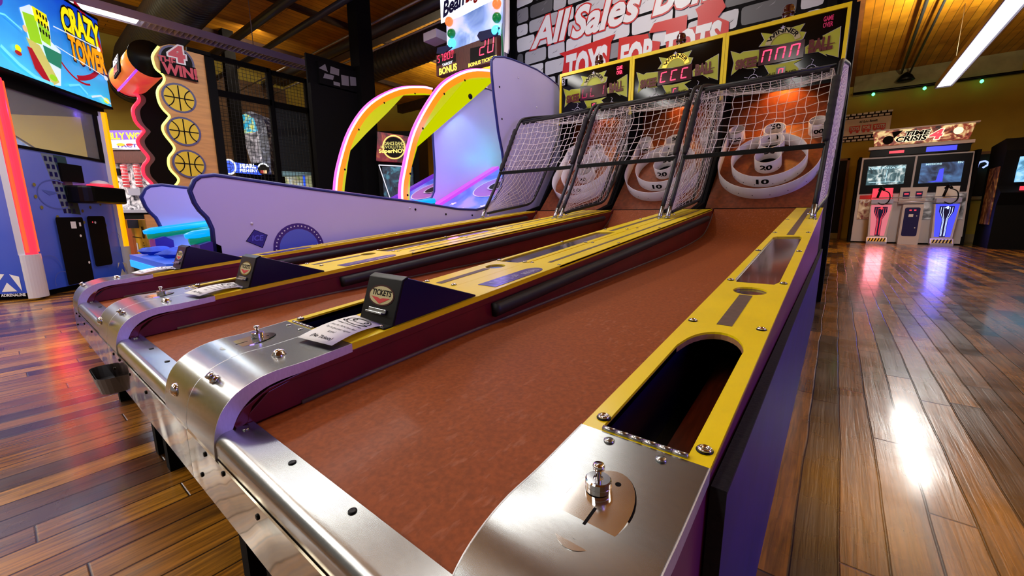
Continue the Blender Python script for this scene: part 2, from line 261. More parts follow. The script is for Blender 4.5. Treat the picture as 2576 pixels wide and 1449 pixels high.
# ---------------------------------------------------------------- mesh helpers
OFF = {}
def link(o, parent=None):
    C.objects.link(o)
    if parent: o.parent = parent
    return o
def tag(o, label=None, cat=None, group=None, kind=None):
    if label: o['label'] = label
    if cat: o['category'] = cat
    if group: o['group'] = group
    if kind: o['kind'] = kind
    return o
def thing(name, label, cat, loc=(0, 0, 0), rz=0, group=None, local=False):
    o = D.objects.new(name, None); o.empty_display_size = 0.1; C.objects.link(o)
    o.location = loc; o.rotation_euler = (0, 0, rz)
    OFF[o.name] = V((0, 0, 0)) if (rz or local) else V(loc)
    return tag(o, label, cat, group)
class MB:
    def __init__(s): s.v = []; s.f = []; s.m = []; s.cur = 0; s.mats = []; s.sm = []; s.smooth = False
    def use(s, m):
        if m not in s.mats: s.mats.append(m)
        s.cur = s.mats.index(m); return s
    def add(s, vs, fs):
        k = len(s.v); s.v += [tuple(p) for p in vs]
        for f in fs: s.f.append([i + k for i in f]); s.m.append(s.cur); s.sm.append(s.smooth)
        return s
    def box(s, x0, y0, z0, x1, y1, z1):
        x0, x1 = sorted((x0, x1)); y0, y1 = sorted((y0, y1)); z0, z1 = sorted((z0, z1))
        p = [(x, y, z) for x in (x0, x1) for y in (y0, y1) for z in (z0, z1)]
        return s.add(p, [(0, 1, 3, 2), (4, 6, 7, 5), (0, 4, 5, 1), (2, 3, 7, 6), (0, 2, 6, 4), (1, 5, 7, 3)])
    def obox(s, o, ux, uy, uz):
        o, ux, uy, uz = V(o), V(ux), V(uy), V(uz)
        p = [o + ux * a + uy * b + uz * c for a in (0, 1) for b in (0, 1) for c in (0, 1)]
        f = [(0, 1, 3, 2), (4, 6, 7, 5), (0, 4, 5, 1), (2, 3, 7, 6), (0, 2, 6, 4), (1, 5, 7, 3)]
        if ux.cross(uy).dot(uz) < 0: f = [t[::-1] for t in f]
        return s.add(p, f)
    def prism(s, pts, axis, a, b):
        """pts: 2-D polygon; axis 'x' maps (y,z), 'y' maps (x,z), 'z' maps (x,y)"""
        n = len(pts)
        def P(p, t): return {'x': (t, p[0], p[1]), 'y': (p[0], t, p[1]), 'z': (p[0], p[1], t)}[axis]
        vs = [P(p, a) for p in pts] + [P(p, b) for p in pts]
        fs = [list(range(n))[::-1], [n + i for i in range(n)]] + [(i, (i + 1) % n, n + (i + 1) % n, n + i) for i in range(n)]
        ar = sum(pts[i][0] * pts[(i + 1) % n][1] - pts[(i + 1) % n][0] * pts[i][1] for i in range(n))
        flip = (ar < 0) ^ (b < a) ^ (axis == 'y')
        if flip: fs = [f[::-1] for f in fs]
        return s.add(vs, fs)
    def sheet(s, path, axis, a, b, t):
        """open 2-D path thickened by t (to its left) and extruded from a to b"""
        n = len(path); off = []
        for i, p in enumerate(path):
            q0 = V(path[max(0, i - 1)]); q1 = V(path[min(n - 1, i + 1)]); d = (q1 - q0).normalized()
            off.append((p[0] - d.y * t, p[1] + d.x * t))
        P = {'x': lambda p, q: (q, p[0], p[1]), 'y': lambda p, q: (p[0], q, p[1])}[axis]
        o = s.smooth; s.smooth = True
        for ln, fl in ((list(path), 1), (off, 0)):
            vs = [P(p, q) for p in ln for q in (a, b)]
            s.add(vs, [((2 * i, 2 * i + 1, 2 * i + 3, 2 * i + 2) if fl else (2 * i + 2, 2 * i + 3, 2 * i + 1, 2 * i)) for i in range(n - 1)])
        s.smooth = False
        for q in (a, b): s.add([P(p, q) for p in list(path) + off], [(i, i + 1, n + i + 1, n + i) for i in range(n - 1)])
        for i in (0, n - 1): s.add([P(path[i], a), P(path[i], b), P(off[i], b), P(off[i], a)], [(0, 1, 2, 3)])
        s.smooth = o; return s
    def tube(s, pts, r, n=8, closed=False, caps=True, sm=True):
        pts = [V(p) for p in pts]; m = len(pts); rings = []; up = None
        rr = r if isinstance(r, (list, tuple)) else [r] * m
        for i, p in enumerate(pts):
            if closed: d = pts[(i + 1) % m] - pts[i - 1]
            else: d = pts[min(m - 1, i + 1)] - pts[max(0, i - 1)]
            d = d.normalized() if d.length > 1e-9 else V((0, 0, 1))
            if up is None: up = d.orthogonal().normalized()
            up = (up - d * up.dot(d))
            up = up.normalized() if up.length > 1e-6 else d.orthogonal().normalized()
            sd = d.cross(up)
            rings.append([p + (up * math.cos(2 * PI * k / n) + sd * math.sin(2 * PI * k / n)) * rr[i] for k in range(n)])
        vs = [q for g in rings for q in g]; fs = []
        for i in range(m if closed else m - 1):
            j = (i + 1) % m
            for k in range(n): k2 = (k + 1) % n; fs.append((i * n + k, i * n + k2, j * n + k2, j * n + k))
        if caps and not closed: fs += [tuple(range(n))[::-1], tuple((m - 1) * n + k for k in range(n))]
        o = s.smooth; s.smooth = sm; s.add(vs, fs); s.smooth = o; return s
    def lathe(s, c, prof, n=20, ax=(0, 0, 1), sx=1.0, sm=True):
        """prof: [(radius, height)...] about axis ax at point c; sx squeezes one radial direction"""
        c = V(c); ax = V(ax).normalized(); u = ax.orthogonal().normalized(); w2 = ax.cross(u)
        if abs(ax.z) > 0.99: u = V((1, 0, 0)); w2 = V((0, ax.z, 0))
        vs = []; fs = []
        for r, h in prof:
            for k in range(n):
                a = 2 * PI * k / n; vs.append(c + ax * h + u * (r * sx * math.cos(a)) + w2 * (r * math.sin(a)))
        m = len(prof)
        for i in range(m - 1):
            for k in range(n): k2 = (k + 1) % n; fs.append((i * n + k, i * n + k2, (i + 1) * n + k2, (i + 1) * n + k))
        if prof[0][0] > 1e-6: fs.append(tuple(range(n))[::-1])
        if prof[-1][0] > 1e-6: fs.append(tuple((m - 1) * n + k for k in range(n)))
        o = s.smooth; s.smooth = sm; s.add(vs, fs); s.smooth = o; return s
    def xform(s, fn, k0=0):
        s.v = s.v[:k0] + [tuple(fn(V(p))) for p in s.v[k0:]]; return s
    def build(s, name, parent=None, m=None, bevel=0.0, label=None):
        off = OFF.get(parent.name, V((0, 0, 0))) if parent else V((0, 0, 0))
        me = D.meshes.new(name); me.from_pydata([V(p) - off for p in s.v], [], s.f)
        for x in (s.mats or [m]): me.materials.append(K[x] if isinstance(x, str) else x)
        for i, p in enumerate(me.polygons): p.material_index = s.m[i] if s.mats else 0; p.use_smooth = s.sm[i]
        me.update()
        o = D.objects.new(name, me); link(o, parent); OFF[o.name] = off
        if bevel:
            b = o.modifiers.new('bevel', 'BEVEL'); b.width = bevel; b.segments = 2; b.limit_method = 'ANGLE'; b.angle_limit = math.radians(40)
        if label: o['label'] = label
        return o
def mb(m=None):
    x = MB()
    if m: x.use(m)
    return x
_tc = {}
def _cu_mesh(cu):
    o = D.objects.new('tmp', cu); C.objects.link(o)
    dg = bpy.context.evaluated_depsgraph_get(); dg.update()
    me = D.meshes.new_from_object(o.evaluated_get(dg))
    r = ([tuple(v.co) for v in me.vertices], [tuple(p.vertices) for p in me.polygons])
    D.objects.remove(o); D.meshes.remove(me); return r
def text_geo(t, bold=0.0, shear=0.0):
    k = (t, bold, shear)
    if k not in _tc:
        cu = D.curves.new('tmp', 'FONT'); cu.body = t; cu.offset = bold; cu.shear = shear; cu.resolution_u = 3; cu.size = 1; cu.fill_mode = 'FRONT'
        _tc[k] = _cu_mesh(cu); D.curves.remove(cu)
    return _tc[k]
def plate_geo(outs, t):
    """flat shape with holes (list of closed outlines) extruded by t; local x,y plane, z from 0 to t"""
    cu = D.curves.new('tmp', 'CURVE'); cu.dimensions = '2D'; cu.fill_mode = 'BOTH'; cu.extrude = t / 2
    for o in outs:
        sp = cu.splines.new('POLY'); sp.points.add(len(o) - 1); sp.use_cyclic_u = True
        for i, p in enumerate(o): sp.points[i].co = (p[0], p[1], 0, 1)
    v, f = _cu_mesh(cu); D.curves.remove(cu)
    return [(a, b, c + t / 2) for a, b, c in v], f
def arc(cx, cy, rx, ry, a0, a1, n=12):
    return [(cx + rx * math.cos(math.radians(a0 + (a1 - a0) * i / n)), cy + ry * math.sin(math.radians(a0 + (a1 - a0) * i / n))) for i in range(n + 1)]
def rrect(x0, y0, x1, y1, r, n=4):
    return arc(x1 - r, y0 + r, r, r, -90, 0, n) + arc(x1 - r, y1 - r, r, r, 0, 90, n) + arc(x0 + r, y1 - r, r, r, 90, 180, n) + arc(x0 + r, y0 + r, r, r, 180, 270, n)
class Art:
    """flat printed shapes on the plane O + U*u + V*v, stacked by eps along the normal"""
    def __init__(s, O, U, Vv, eps=0.0006):
        s.b = MB(); s.O, s.U, s.V = V(O), V(U).normalized(), V(Vv).normalized(); s.N = s.U.cross(s.V).normalized(); s.e = eps; s.k = 1
    def pt(s, p): return s.O + s.U * p[0] + s.V * p[1] + s.N * (s.e * s.k)
    def poly(s, pts, m):
        s.b.use(m); s.b.add([s.pt(p) for p in pts], [list(range(len(pts)))]); s.k += 1; return s
    def rect(s, x0, y0, x1, y1, m): return s.poly([(x0, y0), (x1, y0), (x1, y1), (x0, y1)], m)
    def disc(s, x, y, rx, m, ry=None, n=28): return s.poly(arc(x, y, rx, ry or rx, 0, 360, n)[:-1], m)
    def line(s, pts, w_, m, closed=False):
        s.b.use(m); n = len(pts); L = []
        for i in range(n):
            a = V(pts[i - 1] if (closed or i) else pts[0]); c = V(pts[(i + 1) % n] if (closed or i < n - 1) else pts[i])
            d = (c - a); d = d.normalized() if d.length else V((1, 0)); q = V((-d.y, d.x)) * (w_ / 2); p = V(pts[i]); L.append((p + q, p - q))
        vs = [s.pt(t) for pr in L for t in pr]; m_ = n if closed else n - 1
        s.b.add(vs, [(2 * i, 2 * i + 1, 2 * ((i + 1) % n) + 1, 2 * ((i + 1) % n)) for i in range(m_)]); s.k += 1; return s
    def ring(s, x, y, r, w_, m, ry=None, a0=0, a1=360, n=28):
        p = arc(x, y, r, ry or r, a0, a1, n)
        return s.line(p[:-1] if a1 - a0 == 360 else p, w_, m, a1 - a0 == 360)
    def text(s, t, x0, y0, x1, y1, m, bold=0.0, shear=0.0, warp=None, outline=None):
        if outline: s.text(t, x0, y0, x1, y1, outline[0], bold=bold + outline[1], shear=shear, warp=warp)
        vs, fs = text_geo(t, bold, shear)
        if not vs: return s
        b0, f0 = text_geo(t, 0, shear)
        ax, bx = min(p[0] for p in b0), max(p[0] for p in b0); ay, by = min(p[1] for p in b0), max(p[1] for p in b0)
        sx, sy = (x1 - x0) / max(1e-6, bx - ax), (y1 - y0) / max(1e-6, by - ay)
        q = [(x0 + (p[0] - ax) * sx, y0 + (p[1] - ay) * sy) for p in vs]
        if warp: q = [warp(*p) for p in q]
        s.b.use(m); s.b.add([s.pt(p) for p in q], fs); s.k += 1; return s
    def seg7(s, ch, x, y, w_, h, m, t=None, slant=0.12):
        t = t or w_ * 0.17
        S = {'0': 'abcdef', '1': 'bc', '2': 'abged', '5': 'afgcd', '7': 'abc', '8': 'abcdefg', 'n': 'abcef', 'C': 'adef', 'U': 'cdef', 'L': 'def', 'I': 'bc', 'c': 'aef'}[ch]
        B = {'a': (t, h - t, w_ - t, h), 'd': (t, 0, w_ - t, t), 'g': (t, h / 2 - t / 2, w_ - t, h / 2 + t / 2), 'f': (0, h / 2 + t * .3, t, h - t * .3), 'b': (w_ - t, h / 2 + t * .3, w_, h - t * .3), 'e': (0, t * .3, t, h / 2 - t * .3), 'c': (w_ - t, t * .3, w_, h / 2 - t * .3)}
        for k in S:
            a, b, c, d = B[k]; s.poly([(x + px + slant * py, y + py) for px, py in ((a, b), (c, b), (c, d), (a, d))], m); s.k -= 1
        s.k += 1; return s
    def build(s, name, parent=None, label=None): return s.b.build(name, parent, label=label)
def struct(name, b, m=None):
    o = b.build(name, None, m); o['kind'] = 'structure'; return o
def copy_tree(o, parent=None):
    c = o.copy(); C.objects.link(c)
    if parent: c.parent = parent
    OFF[c.name] = OFF.get(o.name, V((0, 0, 0)))
    for ch in list(o.children): copy_tree(ch, c)
    return c
def smoothpath(pts, n=4, closed=False):
    """Catmull-Rom through 2-D or 3-D points"""
    P = [V(p) for p in pts]; m = len(P); out = []
    g = (lambda i: P[i % m]) if closed else (lambda i: P[max(0, min(m - 1, i))])
    for i in range(m if closed else m - 1):
        a, b, c, d = g(i - 1), g(i), g(i + 1), g(i + 2)
        for k in range(n):
            t = k / n; out.append(tuple(0.5 * ((2 * b) + (c - a) * t + (2 * a - 5 * b + 4 * c - d) * t * t + (3 * b - a - 3 * c + d) * t ** 3)))
    if not closed: out.append(tuple(P[-1]))
    return out
# ================================================================ skee-ball lanes
XR, P = -0.0684, 0.76
WR, WL = 0.1358, 0.1378            # width of the right rail and of the left rail
A0, SL = -0.275 + H, 0.0974
rz = lambda y: A0 + SL * y          # height of the rail tops
YP, YE, YQ = 0.388, 3.16, 2.56      # end plate / rail end / net posts
xl0, xl1 = -P + WL, -WR             # lane opening, local x
BED = smoothpath([(0.19, 0.432), (0.6, 0.463), (1.2, 0.492), (1.8, 0.52), (2.4, 0.553), (2.8, 0.59), (2.98, 0.625), (3.1, 0.69), (3.17, 0.755), (3.2, 0.795)], 3)
CURL = [(0.388, rz(0.388)), (0.30, rz(0.30)), (0.255, 0.5125), (0.222, 0.506), (0.195, 0.494), (0.176, 0.476), (0.165, 0.455), (0.159, 0.43), (0.157, 0.40), (0.156, 0.32)]
GROOVE = [(0.206, 0.442), (0.208, 0.452), (0.214, 0.465), (0.23, 0.478), (0.261, 0.487), (0.389, 0.494), (0.794, 0.533)]
def shear_plate(b, outs, top, t, x0=0.0):
    """outline in (local x, y) laid on the sloping rail plane; top surface at +top"""
    v, f = plate_geo(outs, t)
    b.add([(XR + x0 + p[0], p[1], rz(p[1]) + top - t + p[2]) for p in v], f)
def head(b, x, y, r=0.008, h=0.004, dz=0.0):
    z = rz(y) + dz
    b.use('black').lathe((XR + x, y, z - .001), [(r * 1.12, 0), (r * 1.12, 0.0015), (r * 1.0, 0.002)], 16)
    b.use('chrome').lathe((XR + x, y, z), [(r, 0.001), (r * 0.92, h * 0.7), (r * 0.55, h), (r * 0.5, h * 0.75), (0, h * 0.7)], 16)
def skee(label, first=True):
    t = thing('ball_rolling_machine', label, 'arcade machine', (XR - P / 2, 2.0, 0), group='ball rolling machines side by side')
    X = lambda x: XR + x
    # ---- base cabinet under the lane
    b = mb('maroon_side')
    for x0, x1 in ((-P + .002, -P + .02), (-.02, -.002)):
        side = [(0.20, 0.30), (3.2, 0.30), (3.2, rz(3.2) - .012)] + [(y, rz(y) - .0125) for y in (2.5, 1.5, .7, .39)] + [(.30, .49), (.235, .47), (.205, .43)]
        b.prism(side, 'x', X(x0), X(x1))
    b.use('blackmatte').box(X(-P + .03), .35, .06, X(-.03), 3.2, .40)
    b.build('lane_cabinet', t)
    for lx in (-P + .05, -.09):
        for ly in (.23, 1.7): mb('blackmatte').box(X(lx), ly, 0, X(lx + .04), ly + .07, .33).build('leg', t)
    # ---- playing surface
    b = mb('cork'); b.sheet(BED[::-1], 'x', X(xl0 + .001), X(xl1 - .001), .012); b.build('lane_surface', t)
    # ---- inner side walls
    for sx, xa, s in ((0, xl0, 1), (1, xl1, -1)):
        b = mb('maroon')
        bed2 = [(y, z + .0005) for y, z in BED]
        top = [(y, rz(y) - .0125) for y in (3.15, 2.5, 1.5, .8, .4)]
        b.prism(bed2 + top + [(.30, .495), (.24, .48), (.21, .455)], 'x', X(xa - s * .02), X(xa - s * .0018))
        b.prism([(.19, .435)] + GROOVE + [(3.13, rz(3.13) - .0515), (3.13, rz(3.13) - .0125), (.8, rz(.8) - .0125), (.39, rz(.39) - .0125), (.30, .498), (.24, .487), (.2, .466), (.185, .445)], 'x', X(xa - s * .0018), X(xa + s * .0008))
        b.build('side_wall', t, bevel=.002)
        # foam cushion along the wall
        pts = [(X(xa + s * .006), y, rz(y) - .05) for y in (.79, .8, 1.4, 2.0, 2.6, 3.0, 3.03)]
        c = mb('rubber'); c.tube(pts, [.019, .0195, .0195, .0195, .0195, .0195, .008], 12); c.build('wall_cushion', t)
        # quarter round along the bed
        c = mb('darkstrip'); c.tube([(X(xa - s * .002), y, z + .002) for y, z in BED[1:25]], .005, 6); c.build('edge_bead', t)
    # ---- right rail
    b = mb('yellow')
    slot = [(-.022, .396), (-.022, .665)] + arc(-.066, .665, .046, .088, 0, 180, 14)[1:-1] + [(-.114, .665), (-.114, .396)]
    win = [(-.108, 1.118), (-.03, 1.122), (-.022, 1.15), (-.026, 1.91), (-.034, 1.925), (-.106, 1.905), (-.117, 1.88), (-.117, 1.15)]
    circ = arc(-.068, 1.045, .034, .034, 0, 360, 24)[:-1]
    shear_plate(b, [[(-WR, YP), (-.0, YP), (0, 2.545), (-WR, 2.545)], slot, win, circ], 0, .004)
    shear_plate(b, [[(-WR, 2.549), (0, 2.549), (0, YE), (-WR, YE)]], 0, .004)
    b.use('ply'); shear_plate(b, [[(-WR + .001, YP), (-.001, YP), (-.001, YE - .002), (-WR + .001, YE - .002)], [(p[0], p[1]) for p in slot], win, circ], -.004, .009)
    b.build('right_rail', t)
    b = mb('window'); shear_plate(b, [[(-.119, 1.10), (-.018, 1.10), (-.018, 1.94), (-.119, 1.94)]], -.005, .003); b.build('return_window', t)
    b = mb('window'); shear_plate(b, [[(-.107, 1.005), (-.03, 1.005), (-.03, 1.085), (-.107, 1.085)]], -.005, .003); b.build('round_window', t)
    b = mb('darkstrip'); shear_plate(b, [[(-.082, .79), (-.057, .79), (-.057, 1.004), (-.082, 1.004)]], .0008, .0008); b.build('rail_strip', t)
    b = mb('darkstrip'); shear_plate(b, [[(-.08, 1.95), (-.056, 1.95), (-.056, 3.12), (-.08, 3.12)]], .0008, .0008); b.build('rail_strip', t)
    # ball return trough below the slot
    b = mb('navy')
    for x0, x1 in ((-.1165, -.114), (-.022, -.0195)): b.obox((X(x0), .39, rz(.39) - .13), (x1 - x0, 0, 0), (0, .55, .55 * SL), (0, 0, .125))
    b.use('black').obox((X(-.114), .39, rz(.39) - .13), (.092, 0, 0), (0, .55, .55 * SL), (0, 0, .004))
    b.obox((X(-.114), .93, rz(.93) - .13), (.092, 0, 0), (0, .004, 0), (0, 0, .11))
    b.obox((X(-.114), .385, rz(.39) - .13), (.092, 0, 0), (0, .004, 0), (0, 0, .11))
    b.use('blackmatte').obox((X(-.055), .395, rz(.39) - .126), (.030, 0, 0), (0, .52, .52 * SL), (0, 0, .022))
    b.use('redtrough').obox((X(-.09), .395, rz(.39) - .124), (.034, 0, 0), (0, .52, .52 * SL), (0, 0, .012))
    b.build('ball_return_trough', t)
    for x, y in ((-.121, .413), (-.011, .413), (-.123, .792), (-.0125, .797), (-.124, 1.133), (-.013, 1.14), (-.1245, 1.57), (-.0135, 1.585), (-.125, 2.01), (-.014, 2.03), (-.125, 2.5), (-.012, 2.5)):
        c = MB(); head(c, x, y, .0075); c.build('bolt', t)
    # ---- left rail
    b = mb('yellow')
    x0, x1 = -P, -P + WL
    shear_plate(b, [[(x0 + .001, YP), (x1, YP), (x1, 1.128), (x0 + .001, 1.128)]], .0, .006)
    shear_plate(b, [[(x0 + .001, 1.131), (x1 - .003, 1.131), (x1 - .003, YE), (x0 + .001, YE)]], -.002, .005)
    b.use('yellow').obox((X(x1), YP, rz(YP)), (-.003, 0, 0), (0, 1.128 - YP, (1.128 - YP) * SL), (0, 0, -.02))
    b.obox((X(x1 - .003), 1.131, rz(1.131)), (-.003, 0, 0), (0, YE - 1.131, (YE - 1.131) * SL), (0, 0, -.014))
    b.build('left_rail', t)
    b = mb('darkstrip'); shear_plate(b, [[(x0 + .062, 1.17), (x0 + .077, 1.17), (x0 + .077, 3.12), (x0 + .062, 3.12)]], -.0012, .0008); b.build('rail_strip', t)
    b = mb('purpleplate'); shear_plate(b, [[(x1 - .083, .826), (x1 - .018, .826), (x1 - .014, 1.03)] + arc(x1 - .046, 1.03, .032, .045, 0, 180, 8)[1:-1] + [(x1 - .078, 1.03)]], .0012, .0012)
    ip = b.build('instruction_plate', t)
    a = Art((X(x1 - .05), .84, rz(.84) + .0013), (0, 1, SL), (-1, 0, 0), .0003)
    a.text('SKEE BALL', .14, -.02, .215, .0, 'silverink', .02)
    a.text('HOW TO', .105, -.004, .13, .012, 'silverink'); a.text('PLAY', .09, -.015, .12, -.004, 'silverink', .02)
    for i, (q0, q1) in enumerate(((-.024, .014), (-.02, .008), (-.026, .018), (-.024, .004), (-.02, .014), (-.025, .012))): a.rect(.012 + i * .012, q0, .0145 + i * .012, q1, 'silverink')
    a.build('printed_text', ip)
    for x, y in ((x0 + .012, 1.15), (x1 - .016, 1.15), (x0 + .012, 1.6), (x1 - .016, 1.62), (x0 + .012, 2.1), (x1 - .016, 2.12), (x0 + .012, 2.52), (x1 - .016, 2.6)):
        c = MB(); head(c, x, y, .006, .003, -.002); c.build('bolt', t)
    # ---- steel end plates that curl over the player end
    for nm, x0, x1, flr in (('coin_end_plate', -WR, -.001, 0), ('end_plate', -P + .001, -P + WL, 1)):
        b = mb('steel'); b.smooth = False
        b.sheet(smoothpath(CURL, 3), 'x', X(x0), X(x1), .0025)
        # flanges folded down the two sides, following the curl
        ins = smoothpath([(.388, rz(.388) - .016), (.30, rz(.30) - .017), (.262, .4945), (.235, .489), (.213, .478), (.196, .462), (.186, .444), (.182, .432), (.181, .418)], 3)
        crl = smoothpath(CURL[:-1], 3)
        b.use('alu')
        for xx, d in ((x0, 1), (x1, -1)):
            b.prism(crl + ins[::-1], 'x', X(xx) - d * .0012, X(xx) + d * .0006)
        b.build(nm, t)
    # coin plate with slide button
    b = mb('ink'); shear_plate(b, [arc(-.0665, .285, .0297, .0503, 0, 360, 40)[:-1]], .0007, .0006); b.build('plate_shadow_ring', t)  # dark ellipse painted as the shadow round the coin plate
    b = mb('coin')
    cp = arc(-.0665, .285, .0285, .049, 0, 360, 40)[:-1]
    sl_ = [(-.0672, .254), (-.0645, .254), (-.0645, .283), (-.0672, .283)]
    shear_plate(b, [cp, sl_, arc(-.0655, .249, .0032, .0032, 0, 360, 10)[:-1], arc(-.0615, .319, .0028, .0028, 0, 360, 10)[:-1]], .0022, .0022)
    b.use('ink'); shear_plate(b, [sl_], .00235, .0004); shear_plate(b, [arc(-.0655, .249, .0032, .0032, 0, 360, 10)[:-1]], .00235, .0004); shear_plate(b, [arc(-.0615, .319, .0028, .0028, 0, 360, 10)[:-1]], .00235, .0004)  # dark fills paint in the shade inside the slot and holes
    pl = b.build('coin_plate', t, bevel=.0006)
    b = mb('chrome'); z = rz(.305) + .002
    b.lathe((X(-.0745), .305, z), [(.0116, 0), (.0116, .0040), (.0112, .0042), (.0112, .0046), (.0116, .0048), (.0116, .0092), (.0104, .0104), (.0046, .0104), (.0042, .0085)], 32, sm=False)
    b.lathe((X(-.0745), .305, z), [(.0026, .009), (.0026, .018), (.0052, .0195), (.0055, .0225), (.0048, .024), (0, .0242)], 24)
    b.build('slide_button', t)
    b = mb('steel')
    for i in range(6):
        u0 = -.112 + i * .0152
        b.tube([(X(u0), .3925, rz(.3925) + .001), (X(u0 + .0146), .3925, rz(.3925) + .001)], .0032, 12)
    b.build('piano_hinge', t)
    for x in (-.097, -.042): mb('steel').lathe((X(x), .376, rz(.376)), [(.0058, 0), (.0056, .0012), (.0042, .0022), (0, .0026)], 16).build('rivet', t)
    # button-head bolt at the nose of the right plate, lock dome and stud on the left one
    mb('chrome').lathe((X(-.028), .157, .468), [(.012, 0), (.0115, .004), (.008, .008), (.003, .0095), (0, .0095)], 20, (0, -1, 0.1)).build('round_bolt', t)
    mb('chrome').lathe((X(-.694), .288, rz(.288)), [(.0125, 0), (.0125, .002), (.0105, .004), (.0095, .0075), (.0065, .0105), (0, .0115)], 24).build('lock_dome', t)
    mb('chrome').lathe((X(-.712), .193, .4935), [(.0085, 0), (.0085, .002), (.0062, .003), (.0055, .009), (.0068, .0105), (.0068, .0135), (0, .014)], 8, (0, -.55, .83)).build('stud', t)
    for x, z in ((-.665, .425), (-.584, .426), (-.3, .417), (-.464, .417), (-.70, .345)):
        mb('black').lathe((X(x), .1555, z if z < .404 else z - .03), [(.0042, 0), (.004, .0015), (.0025, .0022), (0, .0018)], 12, (0, -1, 0)).build('screw', t)
    # ---- front apron: polished steel skirt with a rounded nose
    b = mb('steel'); b.smooth = False
    nose = [(.213, .4400), (.196, .4396), (.1775, .4391)] + [(.176 + .0165 * math.cos(math.radians(a)), .4225 + .0165 * math.sin(math.radians(a))) for a in range(90, 181, 5)] + [(.1593, .40)]
    b.sheet(nose, 'x', X(xl0 - .0), X(xl1 + .0), .002); b.smooth = False
    for px, rr_ in ((-.315, .003), (-.46, .003)): b.use('black').lathe((X(px), .201, .4403), [(rr_ * 1.7, 0), (rr_ * 1.6, .0008), (rr_, .0011), (0, .0006)], 16)
    b.use('steel').lathe((X(-.605), .196, .4395), [(.005, 0), (.0046, .0016), (.003, .0024), (0, .0016)], 16)
    b.build('apron_nose', t)
    b = mb('mirror')
    b.box(X(-P + .001), .1555, .315, X(-.001), .158, .404)
    b.build('front_apron', t)
    # ---- ticket dispenser on the left rail
    xa, xb = -P + .016, -P + .132
    prof = [(.484, .003), (.516, .090), (.526, .0935), (.735, .004), (.735, 0), (.484, 0)]
    b = mb('navy'); b.prism([(y, rz(y) + z) for y, z in prof], 'x', X(xa), X(xb)); td = b.build('ticket_dispenser', t, bevel=.003)
    b = mb('black')
    b.prism([(y, rz(y) + z) for y, z in ((.481, .001), (.5135, .0915), (.527, .0965), (.53, .0925), (.518, .0885), (.487, .001))], 'x', X(xa - .002), X(xb + .002))
    b.box(X(xa), .462, rz(.462) + .0005, X(xb), .486, rz(.47) + .004)
    b.build('front_plate', td, bevel=.0015)
    fU = V((1, 0, 0)); fV = V((0, .032, .0870)).normalized(); fo = V((X(xa), .4805, rz(.481) + .001)); fN = fU.cross(fV)
    b = mb('steel'); b.obox(fo + fU * .030 + fV * .020 + fN * .0005, fU * .058, fV * .004, fN * .012); b.obox(fo + fU * .028 + fV * .0235 + fN * .0005, fU * .062, fV * .008, fN * .004)
    b.build('ticket_mouth', td, bevel=.001)
    a = Art(fo + fN * .0008, fU, fV, .0003)
    a.disc(.058, .060, .046, 'reddark', .0235); a.disc(.058, .060, .042, 'olivecream', .020)
    a.text('TICKETS', .024, .060, .092, .072, 'ink', .03); a.poly([(.024, .056), (.050, .0545), (.058, .052), (.066, .0545), (.092, .056), (.074, .048), (.058, .0415), (.042, .048)], 'redink')
    a.build('ticket_label', td)
    for x in (xa + .02, xb - .02):
        mb('chrome').lathe((X(x), .471, rz(.471) + .003), [(.005, 0), (.004, .002), (0, .0028)], 12).build('screw', td)
    # ---- ball hop strip and target
    b = mb('board'); BZ = .036 + H
    b.obox((X(-.72), 3.2, BZ - .006), (.68, 0, 0), (0, .19, 0), (0, 0, .006))
    b.use('black').obox((X(-.72), 3.197, BZ - .012), (.68, 0, 0), (0, .004, 0), (0, 0, .0125)); b.build('hop_ledge', t)
    TO = V((X(-P / 2), 3.386, BZ)); TU = V((1, 0, 0)); TV = V((0, 1, 1)).normalized(); TN = TU.cross(TV)
    b = mb('board'); b.obox(TO - TU * .345 - TN * .012, TU * .69, TV * .92, TN * .012); b.build('target_board', t)
    def ring(pts, h, closed=True, th=.004, mb_=None, base=0.0):
        r = mb_ or mb('white'); n = len(pts)
        for i in range(n if closed else n - 1):
            p, q = V(pts[i]), V(pts[(i + 1) % n]); d = (q - p).normalized(); nn = V((-d.y, d.x)) * th
            # mitre from neighbours
            def nrm(k):
                a = V(pts[(k - 1) % n] if (closed or k > 0) else pts[k]); c = V(pts[(k + 1) % n] if (closed or k < n - 1) else pts[k]); e = (c - a).normalized(); return V((-e.y, e.x)) * th
            n0, n1 = nrm(i), nrm((i + 1) % n)
            def W(p2, hh): return TO + TU * p2.x + TV * p2.y + TN * hh
            r.smooth = True
            r.add([W(p, base), W(q, base), W(q, h), W(p, h), W(p + n0, base), W(q + n1, base), W(q + n1, h), W(p + n0, h)],
                  [(3, 2, 1, 0), (4, 5, 6, 7), (7, 6, 2, 3)])
            r.smooth = False
        return r
    U = [(-.328, .80)] + [(x, y) for x, y in arc(0, .43, .328, .336, 180, 360, 36)] + [(.328, .80)]
    def dots(b, cx, cy, rx, ry, angs, h):
        for a_ in angs:
            ca, sa = math.cos(math.radians(a_)), math.sin(math.radians(a_))
            c = TO + TU * (cx + rx * ca) + TV * (cy + ry * sa) + TN * h
            b.use('ink').lathe(c, [(.0035, 0), (.003, .0012), (0, .0014)], 8, TU * ca + TV * sa)
